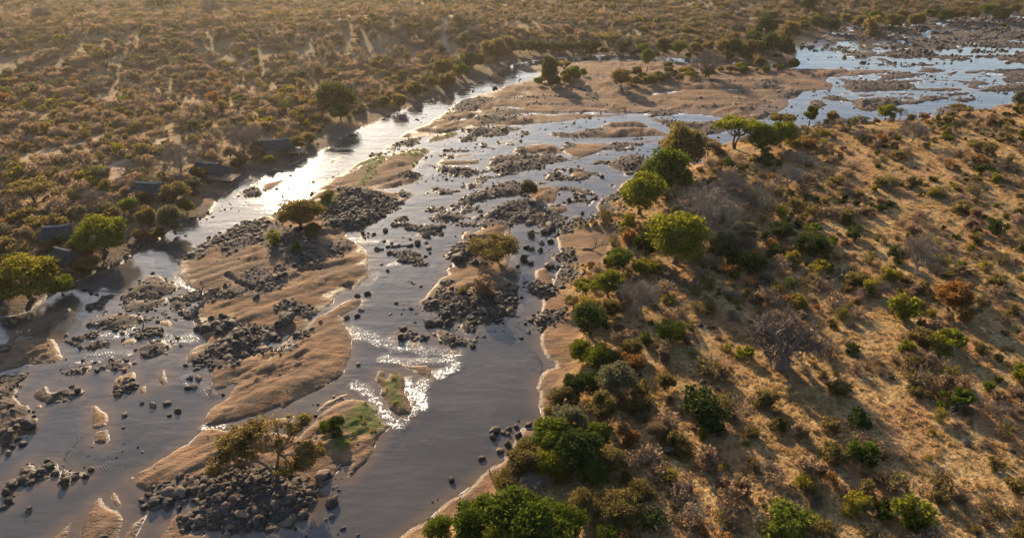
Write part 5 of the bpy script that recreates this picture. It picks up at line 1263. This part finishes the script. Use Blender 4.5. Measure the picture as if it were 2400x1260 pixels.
PROT = dict(shrub=P_SHRUB, sparse=P_SPARSE, twig=P_TWIG)
vis = [i for i, s in enumerate(SH) if -10 < s[0] < 2410 and 5 < s[1] < 1290]
vis.sort(key=lambda i: -SH[i][5] * float(px_per_m(SH[i][2], SH[i][3])))
big = set(vis[:295])
KW = dict(shrub='leafy shrub', sparse='thin-leaved shrub', twig='twiggy leafless shrub')
for i in big:
    px, py, x, y, z, w, typ, col = SH[i]
    o = bpy.data.objects.new('shrub', random.choice(PROT[typ])); COL.objects.link(o)
    k = w / 3.1; o.location = (x, y, z - .08); o.scale = (k * random.uniform(.8, 1.3), k, k * random.uniform(.65, 1.05)); o.rotation_euler = (0, 0, random.uniform(0, 6.28))
    o.material_slots[0].link = 'OBJECT'; o.material_slots[0].material = LEAF[col if typ != 'twig' else 'brown']
    sz = 'small ' if w < 2.6 else ('large ' if w > 4.2 else '')
    lab = f"{sz}{(CW[col] + ' ') if typ != 'twig' else 'brown '}{KW[typ]} {where(px, py)}"
    reg(o, px, lab, 'shrub')

# ------------------------------------------------------------------ scattering of what nobody could count
def scatter(name, protos, pts, rot, scl, idx, **props):
    col = bpy.data.collections.new(name + '_kinds')
    for i, (me, mat) in enumerate(protos):
        p = bpy.data.objects.new(f'{name}_kind_{i:03d}', me); col.objects.link(p)
        if mat: p.material_slots[0].link = 'OBJECT'; p.material_slots[0].material = mat
    me = bpy.data.meshes.new(name); me.vertices.add(len(pts)); me.vertices.foreach_set('co', np.asarray(pts, np.float32).ravel())
    for nm, val in (('rot', rot), ('scl', scl)):
        a = me.attributes.new(nm, 'FLOAT_VECTOR', 'POINT'); a.data.foreach_set('vector', np.asarray(val, np.float32).ravel())
    a = me.attributes.new('idx', 'INT', 'POINT'); a.data.foreach_set('value', np.asarray(idx, np.int32))
    o = link(name, me, kind='stuff', **props)
    ng = bpy.data.node_groups.new(name, 'GeometryNodeTree')
    ng.interface.new_socket('Geometry', in_out='INPUT', socket_type='NodeSocketGeometry'); ng.interface.new_socket('Geometry', in_out='OUTPUT', socket_type='NodeSocketGeometry')
    N = ng.nodes.new; gi, go = N('NodeGroupInput'), N('NodeGroupOutput')
    ci = N('GeometryNodeCollectionInfo'); ci.inputs[0].default_value = col; ci.inputs[1].default_value = True; ci.inputs[2].default_value = True
    ip = N('GeometryNodeInstanceOnPoints'); ip.inputs['Pick Instance'].default_value = True
    def na(nm, typ):
        n = N('GeometryNodeInputNamedAttribute'); n.data_type = typ; n.inputs[0].default_value = nm; return n.outputs[0]
    er = N('FunctionNodeEulerToRotation'); L = ng.links.new
    L(gi.outputs[0], ip.inputs['Points']); L(ci.outputs[0], ip.inputs['Instance']); L(na('idx', 'INT'), ip.inputs['Instance Index'])
    L(na('rot', 'FLOAT_VECTOR'), er.inputs[0]); L(er.outputs[0], ip.inputs['Rotation']); L(na('scl', 'FLOAT_VECTOR'), ip.inputs['Scale']); L(ip.outputs[0], go.inputs[0])
    md = o.modifiers.new('scatter', 'NODES'); md.node_group = ng
    return o
kinds = []; kid = {}
for typ in ('shrub', 'sparse', 'twig'):
    for col in ('yellow', 'olive', 'brown', 'green', 'rust', 'dark', 'grey'):
        for j, me in enumerate(PROT[typ]):
            kid[(typ, col, j)] = len(kinds); kinds.append((me, LEAF[col if typ != 'twig' else 'brown']))
rest = [s for i, s in enumerate(SH) if i not in big]
P_FAR = [(P_BROAD[0][1], LEAF['olive']), (P_BROAD[1][1], LEAF['grey']), (P_BROAD[2][1], LEAF['brown']), (P_BARE[0][1], None), (P_BARE[1][1], None), (P_ACA[0][1], LEAF['olive'])]
n = 2600; x = RNG.uniform(-560, 620, n); y = RNG.uniform(200, 700, n); r, c = gidx(x, y); r, c = r.astype(int), c.astype(int); px, py = to_px(x, y)
ok = isleft[r, c] & (dbank[r, c] > 25) & (px > -600) & (px < 2900) & (trackA[r, c] < .2) & (fbm(x / 45.0, y / 45.0, 131, 3) > RNG.uniform(-.3, .5, n)) & ~near_tree(x, y, 1.2)
x, y = x[ok], y[ok]; n = len(x); k = RNG.uniform(.35, .85, n)
scatter('far_treetops', P_FAR, np.stack([x, y, gz(x, y) - .2], 1), np.stack([0 * k, 0 * k, RNG.uniform(0, 6.28, n)], 1), np.stack([k, k * RNG.uniform(.8, 1.2, n), k * RNG.uniform(.6, .95, n)], 1), RNG.integers(0, len(P_FAR), n), label='taller tree crowns standing out of the far bush')
for nm, sel, lab in (('bushland', [s for s in rest if s[3] > 330 or s[2] < 0 or s[3] > 250 and s[0] < 1500], 'dense dry bush covering the far left bank'), ('undergrowth', [s for s in rest if not (s[3] > 330 or s[2] < 0 or s[3] > 250 and s[0] < 1500)], 'small dry shrubs scattered over the right bank slope')):
    n = len(sel); k = np.array([s[5] for s in sel]) / 3.1
    scatter(nm, kinds, [(s[2], s[3], s[4] - .08) for s in sel], np.stack([np.zeros(n), np.zeros(n), RNG.uniform(0, 6.28, n)], 1),
            np.stack([k * RNG.uniform(.75, 1.3, n), k, k * RNG.uniform(.5, 1.05, n)], 1), [kid[(s[6], s[7], int(RNG.integers(len(PROT[s[6]]))))] for s in sel], label=lab)
# dry grass on the right slope and between the left bushes
n = 110000; x = RNG.uniform(12, 330, n); y = RNG.uniform(48, 330, n)
x2 = RNG.uniform(-330, 60, 26000); y2 = RNG.uniform(90, 330, 26000); x, y = np.concatenate([x, x2]), np.concatenate([y, y2])
r, c = gidx(x, y); r, c = r.astype(int), c.astype(int); px, py = to_px(x, y)
ok = (dbank[r, c] > 5) & (owner[r, c] < 0) & (sandA[r, c] < .4) & (trackA[r, c] < .4) & (px > -80) & (px < 2480) & (py < 1330) & (fbm(x / 5.0, y / 5.0, 97, 3) > RNG.uniform(-.55, .35, len(x)))
x, y = x[ok], y[ok]; n = len(x); k = RNG.uniform(.4, 1.2, n)
scatter('dry_grass', [(me, LEAF[m_]) for me in P_TUFT for m_ in ('straw', 'straw', 'straw')], np.stack([x, y, gz(x, y)], 1), np.stack([np.zeros(n), np.zeros(n), RNG.uniform(0, 6.28, n)], 1),
        np.stack([k * 1.2, k * 1.2, k * RNG.uniform(.6, 1.1, n)], 1), RNG.integers(0, 9, n), label='straw coloured dry grass tufts on the banks')

n = 40000; x = RNG.uniform(-150, 260, n); y = RNG.uniform(60, 450, n); r, c = gidx(x, y); r, c = r.astype(int), c.astype(int)
ok = (mossA[r, c] > .45) & (Hgt[r, c] > .12); x, y = x[ok], y[ok]; n = len(x); k = RNG.uniform(.5, 1.3, n)
scatter('river_grass', [(me, LEAF[m_]) for me in P_TUFT for m_ in ('olive', 'bright', 'olive')], np.stack([x, y, gz(x, y)], 1), np.stack([np.zeros(n), np.zeros(n), RNG.uniform(0, 6.28, n)], 1),
        np.stack([k * 1.2, k * 1.2, k * RNG.uniform(.6, 1.3, n)], 1), RNG.integers(0, 9, n), label='short green grass growing on the damp island patches')

# ------------------------------------------------------------------ boulders
RK = []     # px, py, x, y, z, size, where
for pts, dens, s0, s1, wh in RZ:
    wp = wpoly(pts); a = np.array(wp); x0, y0 = a.min(0) - 1; x1, y1 = a.max(0) + 1
    s0 *= .8; s1 *= .85; n = int((x1 - x0) * (y1 - y0) * dens * 2.3); n = min(n, 6500)
    if n < 1: continue
    x = RNG.uniform(x0, x1, n); y = RNG.uniform(y0, y1, n); d = sdf(x, y, wp)
    dens_n = fbm(x / 4.0, y / 4.0, 101, 2) * .5 + .5
    ok = ((d > 0) & (RNG.uniform(0, 1, n) < .35 + .9 * dens_n)) | ((d > -1.0) & (RNG.uniform(0, 1, n) < .4))
    x, y = x[ok], y[ok]; s = s0 * (1.25 * s1 / s0) ** (RNG.uniform(0, 1, len(x)) ** 2.6)
    slab = RNG.uniform(0, 1, len(x)) < .06; s = np.where(slab, s1 * RNG.uniform(1.1, 1.9, len(x)), s)
    z = np.maximum(gz(x, y), -.15) - np.where(slab, .22 * s, .04 * s); px, py = to_px(x, y, z)
    RK += [(px[i], py[i], x[i], y[i], z[i] + .10 * s[i], s[i], wh) for i in range(len(x))]
a = np.array(fz); n = 11000; x = RNG.uniform(a[:, 0].min(), a[:, 0].max(), n); y = RNG.uniform(a[:, 1].min(), a[:, 1].max(), n)
h = gz(x, y); r, c = gidx(x, y); ok = inside(x, y, fz) & (h > -.25) & (dbank[r.astype(int), c.astype(int)] < 2) & (fbm(x / 9.0, y / 6.0, 103, 2) > RNG.uniform(-.6, .4, n))
for i in np.nonzero(ok)[0]:
    s = .8 * 4.0 ** (RNG.uniform() ** 2); px, py = to_px(x[i], y[i]); RK.append((float(px), float(py), x[i], y[i], max(h[i], -.1) + .1 * s, s, 'in the far right reach'))
for wz in [wpoly(q[0]) for q in LEDGE_Z]:
    a = np.array(wz); n = 9000; x = RNG.uniform(a[:, 0].min(), a[:, 0].max(), n); y = RNG.uniform(a[:, 1].min(), a[:, 1].max(), n); h = gz(x, y); r, c = gidx(x, y)
    for i in np.nonzero(inside(x, y, wz) & (h > -.12) & (owner[r.astype(int), c.astype(int)] == len(IS) - 1))[0]:
        s = .4 * 3.4 ** (RNG.uniform() ** 2); px, py = to_px(x[i], y[i]); RK.append((float(px), float(py), x[i], y[i], max(h[i], -.08), s, 'on a low ledge in the middle channels'))
# stones lying in the shallows around the islands
n = 34000; x = RNG.uniform(-150, 260, n); y = RNG.uniform(60, 520, n); r, c = gidx(x, y); r, c = r.astype(int), c.astype(int)
ok = (shore[r, c] < 0) & (shore[r, c] > -9) & (dbank[r, c] < -1) & (fbm(x / 11.0, y / 11.0, 121, 3) > RNG.uniform(.02, .55, n))
for i in np.nonzero(ok)[0]:
    s = .30 * 3.6 ** (RNG.uniform() ** 2.2) * (1 + y[i] / 600); px, py = to_px(x[i], y[i]); RK.append((float(px), float(py), x[i], y[i], .04 * s, s, 'in the shallows'))
def boulder(x, y, z, s, mat=None, tall=1.0):
    o = bpy.data.objects.new('boulder', random.choice(P_ROCK)); COL.objects.link(o); o.location = (x, y, z)
    o.scale = (s, s * random.uniform(.8, 1.1), s * tall * random.uniform(.85, 1.15)); o.rotation_euler = (random.uniform(-.25, .25), random.uniform(-.25, .25), random.uniform(0, 6.28))
    if mat: o.material_slots[0].link = 'OBJECT'; o.material_slots[0].material = mat
    return o
HB = []
for tl, lst in dict(C=[(680, 72, 28), (1325, 195, 34), (1365, 190, 32), (1072, 315, 40), (1178, 305, 30), (1250, 360, 34), (1190, 395, 22), (880, 388, 26), (515, 240, 34), (545, 215, 28), (85, 612, 36), (160, 592, 34), (60, 655, 26), (455, 850, 50), (530, 815, 36), (600, 820, 26), (640, 765, 36),
                       (205, 1052, 40), (205, 445, 75), (2330, 990, 75), (2270, 800, 70), (1100, 985, 62), (1170, 985, 62), (1270, 925, 60), (1000, 985, 34), (1015, 1030, 34), (80, 865, 46), (45, 930, 44), (155, 835, 40), (225, 850, 34), (290, 775, 40), (355, 745, 44), (385, 800, 30), (60, 520, 50), (2330, 1100, 26), (730, 1243, 40),
                       (890, 190, 36), (930, 170, 30), (830, 245, 34), (500, 255, 34), (1820, 1130, 60), (2030, 1130, 58), (1700, 1080, 70), (870, 75, 28), (1395, 130, 30), (1340, 130, 28), (1000, 310, 16), (1370, 880, 30), (1260, 1045, 24)],
                   D=[(1080, 495, 55), (1065, 535, 42), (1180, 488, 30), (1232, 478, 26), (1310, 455, 42), (1140, 512, 24), (1170, 588, 42), (1117, 640, 30), (985, 693, 34), (772, 842, 30), (640, 1002, 9), (1245, 432, 12), (1245, 525, 36), (1170, 525, 26), (2310, 640, 75), (2025, 990, 22), (120, 35, 22)],
                   B=[(600, 378, 52), (690, 350, 34), (540, 440, 42), (482, 458, 26), (617, 480, 22), (335, 512, 32), (300, 428, 20), (230, 382, 20), (310, 352, 26), (325, 637, 18), (355, 447, 18), (620, 515, 14), (592, 535, 20), (1340, 382, 42), (1470, 322, 66), (1445, 352, 60), (1665, 272, 46), (1695, 108, 32), (1782, 118, 38), (1650, 127, 22), (1600, 142, 26), (1410, 440, 34), (1472, 430, 34),
                      (1340, 482, 28), (1300, 470, 28), (1400, 490, 28), (1280, 552, 42), (1460, 592, 56), (1330, 582, 28), (1240, 602, 24), (620, 1000, 60), (690, 1000, 40), (760, 1005, 46), (440, 1042, 30), (420, 1100, 40), (590, 1105, 32), (745, 940, 50), (1200, 770, 50), (650, 850, 40), (110, 950, 36), (40, 965, 26), (185, 795, 34), (115, 812, 30), (140, 910, 28), (925, 1165, 32), (820, 535, 60), (940, 575, 44),
                      (980, 218, 22), (1695, 238, 20), (490, 905, 18), (520, 1000, 14), (1320, 295, 45), (1100, 905, 40), (1130, 910, 34), (1170, 920, 30)],
                   A=[(2010, 975, 85), (1975, 1005, 55), (1800, 815, 40), (1860, 1180, 46), (1075, 655, 20), (978, 707, 18), (860, 1078, 18), (740, 1145, 26), (1275, 1160, 20), (1035, 1110, 14), (640, 790, 20), (600, 775, 14), (1210, 718, 14), (50, 1010, 40), (1790, 1050, 30), (1800, 310 - 12, 12), (1705, 300, 16), (2250, 990, 36), (1450, 1030, 60), (1540, 1050, 50)],
                   H=[(200, 1010, 36), (125, 1020, 28), (1215, 1225, 42), (60, 1050, 14)], I=[(140, 155, 36), (1760, 300, 40), (1900, 350, 34), (1975, 565, 36), (2010, 605, 28), (2310, 635, 38), (290, 1200, 45)],
                   F=[(420, 650, 14), (840, 330, 20)], E=[(1080, 618, 24), (2110, 970, 12), (1835, 1235, 28), (1140, 905, 30), (1260, 985, 20)]).items():
    for (px, py), r_ in zip(T(tl, [(q[0], q[1]) for q in lst]), [q[2] for q in lst]):
        x, y, z = (float(v) for v in place(px, py + r_ / 3 * .35)); s = (1.7 if r_ > 30 else 2.0) * r_ / 3 / float(px_per_m(x, y, z)) / 1.06
        HB.append((x, y)); tall = 1.5 if (tl, r_) in (('B', 42),) else 1.0
        o = boulder(x, y, z + .14 * s, s, None, tall)
        sz = 'big ' if s > 2.2 else ('small ' if s < 1.1 else '')
        inw = gsample(shore, x, y) < 0
        reg(o, px, f"{sz}dark boulder {'in the water' if inw else 'on land'} {where(px, py)}", 'boulder')
HBa = np.array(HB)
vis = [i for i, s in enumerate(RK) if 0 < s[0] < 2400 and 10 < s[1] < 1265]
vis.sort(key=lambda i: -RK[i][5] * float(px_per_m(RK[i][2], RK[i][3])))
nbig = set(vis[:max(0, 298 - len(HB))])
for i in nbig:
    px, py, x, y, z, s, wh = RK[i]; o = boulder(x, y, z, s, M_MOSSROCK if 'moss' in wh else None)
    reg(o, px, f"{'mossy' if 'moss' in wh else 'dark'} boulder {wh}"[:200], 'boulder', 'boulders ' + wh)
rest = [s for i, s in enumerate(RK) if i not in nbig]; n = len(rest); k = np.array([s[5] for s in rest])
scatter('river_rubble', [(me, m_) for me in P_ROCK for m_ in (M_ROCK,)], [s[2:5] for s in rest], np.stack([RNG.uniform(-.4, .4, n), RNG.uniform(-.4, .4, n), RNG.uniform(0, 6.28, n)], 1),
        np.stack([k, k * RNG.uniform(.75, 1.1, n), k * RNG.uniform(.8, 1.3, n)], 1), RNG.integers(0, len(P_ROCK), n), label='loose dark stones heaped over the sandbars and banks')
n = 30000; x = RNG.uniform(-180, 240, n); y = RNG.uniform(55, 400, n); r, c = gidx(x, y); r, c = r.astype(int), c.astype(int)
ok = (owner[r, c] >= 0) & (Hgt[r, c] > .05) & (fbm(x / 6.0, y / 6.0, 107, 3) > RNG.uniform(-.1, .7, n)); x, y = x[ok], y[ok]; n = len(x); k = .14 * 3.2 ** (RNG.uniform(0, 1, n) ** 2) * (1 + y / 400)
scatter('pebbles', [(me, M_ROCK) for me in P_ROCK], np.stack([x, y, gz(x, y) + .03], 1), np.stack([0 * k, 0 * k, RNG.uniform(0, 6.28, n)], 1), np.stack([k, k, k], 1), RNG.integers(0, len(P_ROCK), n), label='scattered small stones lying on the sandbars')
print('pebbles', n, 'shrubs', len(SH), 'rocks', len(RK), 'hand boulders', len(HB), 'trees', TREES_N)

# ------------------------------------------------------------------ lodges
def box(g, c, s, mi=0, rz=0.0):
    x, y, z = s[0] / 2, s[1] / 2, s[2] / 2
    v = np.array([(-x, -y, -z), (x, -y, -z), (x, y, -z), (-x, y, -z), (-x, -y, z), (x, -y, z), (x, y, z), (-x, y, z)])
    v = np.stack([v[:, 0] * math.cos(rz) - v[:, 1] * math.sin(rz), v[:, 0] * math.sin(rz) + v[:, 1] * math.cos(rz), v[:, 2]], 1) + np.array(c)
    g.add(v, np.array([(0, 3, 2, 1), (4, 5, 6, 7), (0, 1, 5, 4), (1, 2, 6, 5), (2, 3, 7, 6), (3, 0, 4, 7)]), mi)
def quadgrid(g, f, nu, nv):
    uu, vv = np.meshgrid(np.linspace(0, 1, nu + 1), np.linspace(0, 1, nv + 1), indexing='ij')
    v = f(uu, vv).reshape(-1, 3); i, j = np.meshgrid(np.arange(nu), np.arange(nv), indexing='ij'); a = (i * (nv + 1) + j).ravel()
    g.add(v, np.stack([a, a + nv + 1, a + nv + 2, a + 1], 1))
def lodge(ra, rb, label, W_=6.2, deck=1, ext=1.28):
    """ra, rb: photo pixels of the two ridge ends"""
    hr, he = 4.5, 1.9
    mx, my = (ra[0] + rb[0]) / 2, (ra[1] + rb[1]) / 2
    z = 4.0
    for _ in range(5):
        x, y = (float(v) for v in ground(mx, my, z + hr)); z = float(gz(x, y))
    ax, ay = ground(ra[0], ra[1], z + hr); bx, by = ground(rb[0], rb[1], z + hr)
    Lr = math.hypot(bx - ax, by - ay); rz = math.atan2(by - ay, bx - ax); L = Lr + W_ * .62
    o = empty('thatched_lodge', (x, y, z), rz); rng = np.random.default_rng(int(mx))
    g = Geo(); hx, hy = L / 2, W_ / 2
    def sag(u): return -.22 * np.sin(u * np.pi)
    def side(sy):
        def f(u_, v_):
            xe = (-hx + L * u_); xr = (-Lr / 2 + Lr * u_)
            b = v_ ** .92
            p = np.stack([xe + (xr - xe) * v_, sy * hy * (1 - v_), he + (hr - he) * b + sag(u_) * v_], -1)
            return p + rng.normal(size=p.shape) * .035
        return f
    def end(sx):
        def f(u_, v_):
            p = np.stack([sx * (hx + (Lr / 2 - hx) * v_), sx * (-hy + W_ * u_) * (1 - v_) * -1 * -1, he + (hr - he) * v_ ** .92], -1)
            return p + rng.normal(size=p.shape) * .03
        return f
    quadgrid(g, side(-1), 26, 8); quadgrid(g, side(1), 26, 8); quadgrid(g, end(1), 12, 8); quadgrid(g, end(-1), 12, 8)
    for sy in (-1, 1): box(g, (0, sy * (hy - .12), he - .10), (L - .1, .3, .26))
    for sx in (-1, 1): box(g, (sx * (hx - .12), 0, he - .104), (.3, W_ - .5, .25))
    roof = part('roof', g.mesh('roof', [M_THATCH], False), o)
    g = Geo(); us = np.linspace(0, 1, 9); pts = np.stack([-Lr / 2 - .15 + (Lr + .3) * us, 0 * us, hr + .10 + sag(us)], 1); g.tube(pts, np.full(9, .30), 8)
    part('ridge_cap', g.mesh('ridge_cap', [M_RIDGE], True), roof)
    g = Geo(); wl_ = L - 2.4; ww = W_ - 2.2
    for sy in (-1, 1): box(g, (-.6, sy * ww / 2, he / 2 + .25), (wl_ - 1.2, .14, he + .4))
    for sx in (-1, 1): box(g, (-.6 + sx * (wl_ / 2 - .67), 0, he / 2 + .25), (.14, ww - .15, he + .4))
    part('wall', g.mesh('wall', [M_CANVAS]), o)
    g = Geo(); box(g, (.3, 0, .12), (L + .2, W_ - .8, .22)); dk = part('deck', g.mesh('deck', [M_DECK]), o)
    if deck:
        for k in range(9):
            g = Geo(); box(g, (hx + 2.0 + .0, -W_ / 2 + .7 + k * (W_ - 1.4) / 8, .20), (2.6, .62, .12)); part('plank', g.mesh('plank', [M_DECK]), dk)
    for sx in (-1, 0, 1):
        for sy in (-1, 1):
            g = Geo(); g.tube([(sx * (hx - .5), sy * (hy - .45), -.8), (sx * (hx - .5), sy * (hy - .45), he)], [.11, .10], 7); part('post', g.mesh('post', [M_POST], True), o)
    g = Geo(); e = hx + 3.2
    for yy in np.linspace(-hy + .5, hy - .5, 5): g.tube([(e, yy, .1), (e, yy, 1.1)], [.05, .05], 5)
    g.tube([(e, -hy + .5, 1.1), (e, hy - .5, 1.1)], [.06, .06], 5); g.tube([(e, -hy + .5, .65), (e, hy - .5, .65)], [.04, .04], 5)
    part('railing', g.mesh('railing', [M_POST], True), o)
    reg(o, mx, label, 'lodge', 'thatched lodges along the left bank')
    return o
lodge((100, 533), (163, 526), 'lowest thatched lodge with grey hipped roof behind the huge yellow-green tree')
lodge((317, 427), (380, 429), 'second thatched lodge with grey hipped roof beside the white lounger')
lodge((462, 379), (513, 384), 'third thatched lodge half hidden behind a leafless tree')
lodge((600, 330), (676, 325), 'uppermost thatched lodge with a long grey roof and a sunlit deck')
lodge((128, 580), (166, 588), 'small thatched hut peeking out right of the huge yellow-green tree', 5.0, 0)

def lounger(px, py, name, label, m, rz, s=1.0):
    x, y, z = (float(a) for a in place(px, py)); o = empty(name, (x, y, z), rz); o.scale = (s, s, s)
    g = Geo(); box(g, (.35, 0, .42), (1.5, .75, .12)); part('seat', g.mesh('seat', [m]), o)
    g = Geo(); v0 = len(g.v); box(g, (0, 0, 0), (.85, .75, .10)); a = math.radians(55)
    v = g.v[0]; g.v[0] = np.stack([v[:, 0] * math.cos(a) + v[:, 2] * math.sin(a) - .62, v[:, 1], -v[:, 0] * -math.sin(a) * -1 + v[:, 2] * math.cos(a) + .78], 1)
    part('backrest', g.mesh('backrest', [m]), o)
    for sx in (-.25, 1.0):
        for sy in (-.3, .3):
            g = Geo(); box(g, (sx, sy, .17), (.08, .08, .38)); part('leg', g.mesh('leg', [m]), o)
    reg(o, px, label, 'lounger')
lounger(281, 443, 'sun_lounger', 'white lounger on bare earth left of the second thatched lodge', M_WHITE, .1, 1.15)
lounger(654, 349, 'deck_bench', 'pale timber bench on the deck of the uppermost lodge', M_DECK, .2, 1.5)

# ------------------------------------------------------------------ driftwood and dead branches
def driftwood(px, py, lpx, ang, label, name='driftwood', bark='dead', thick=.05, rise=.1, seed=1, kids=(2, 4), lv=3):
    x, y, z = (float(a) for a in place(px, py)); L = .55 * lpx / float(px_per_m(x, y, z)); thick *= 1.5; rng = np.random.default_rng(seed)
    g = Geo(); d = nrm(np.array([math.cos(ang), math.sin(ang), rise]))
    grow(g, rng, np.array([0, 0, .1]), d, L, L * thick, 0, lv, lambda l: 0, .8, .04, kids, .16)
    o = link(name, g.mesh(name, [BARK[bark]], True)); o.location = (x, y, max(z, 0)); reg(o, px, label, 'driftwood')
driftwood(455, 735, 60, .6, 'tangled driftwood stump lodged on the left shore of the central island', 'driftwood', 'dead', .10, .5, 4)
driftwood(475, 700, 45, 1.9, 'upright dead root above the tangled driftwood stump', 'driftwood', 'dead', .09, .6, 5)
driftwood(305, 785, 60, .75, 'thick fallen log lying in the left channel', 'fallen_log', 'dead', .08, .06, 6, (1, 3), 2)
driftwood(110, 945, 50, 1.1, 'dead stump on the small sand islet near the left edge', 'driftwood', 'dead', .09, .4, 7)
driftwood(1365, 585, 60, .2, 'curling dead roots on the right bank sand', 'driftwood', 'dead', .05, .3, 8)
driftwood(1235, 600, 50, .5, 'thin dead branch reaching over the water beside a boulder', 'dead_branch', 'dead', .03, .12, 9)
driftwood(1270, 850, 45, 2.0, 'dark dead branch sticking out of the water at the right beach', 'dead_branch', 'dead', .03, .6, 10)
driftwood(1205, 765, 18, .3, 'small twig caught in the shallow water', 'dead_branch', 'dead', .03, .1, 11)
driftwood(1150, 1115, 40, 2.0, 'dead branch standing on the right beach near the bottom', 'dead_branch', 'dead', .04, .6, 12)
driftwood(1290, 985, 45, 1.3, 'grey dead trunk lying under the right bank bushes', 'fallen_log', 'dead', .06, .3, 13)
driftwood(150, 1075, 22, 1.2, 'small dark snag in the lower left pool', 'dead_branch', 'dead', .06, .4, 14)
driftwood(170, 1045, 25, .6, 'thin floating branch in the lower left pool', 'dead_branch', 'dead', .03, .05, 15)
driftwood(490, 925, 28, 1.2, 'dark snag in the riffle left of the long tan sandbar', 'dead_branch', 'dead', .06, .4, 16)
driftwood(50, 1205, 22, .4, 'small snag beside a pale boulder in the lower left pool', 'dead_branch', 'dead', .05, .2, 17)
driftwood(1955, 650, 34, -.5, 'bleached white fallen tree in the dark hollow above the baobab', 'fallen_tree', 'white', .05, .3, 18)
driftwood(1850, 655, 24, -.2, 'pale fallen branch left of the bleached fallen tree', 'dead_branch', 'white', .03, .2, 19)
driftwood(795, 470, 40, 1.2, 'grey dead shrub trunk on the ridge of the central island', 'driftwood', 'dead', .05, .5, 20)

finish_labels()

# ------------------------------------------------------------------ air
hz = NT('haze'); pv = hz.n('ShaderNodeVolumePrincipled')
pv.inputs['Color'].default_value = (1.0, .90, .80, 1); pv.inputs['Density'].default_value = .000065; pv.inputs['Anisotropy'].default_value = .68
hz.l(pv.outputs[0], hz.out.inputs['Volume'])
g = Geo(); box(g, (0, 2100, 46), (23000, 4700, 96)); o = link('haze', g.mesh('haze', [hz.m]), kind='stuff', label='pale warm haze hanging over the whole valley')
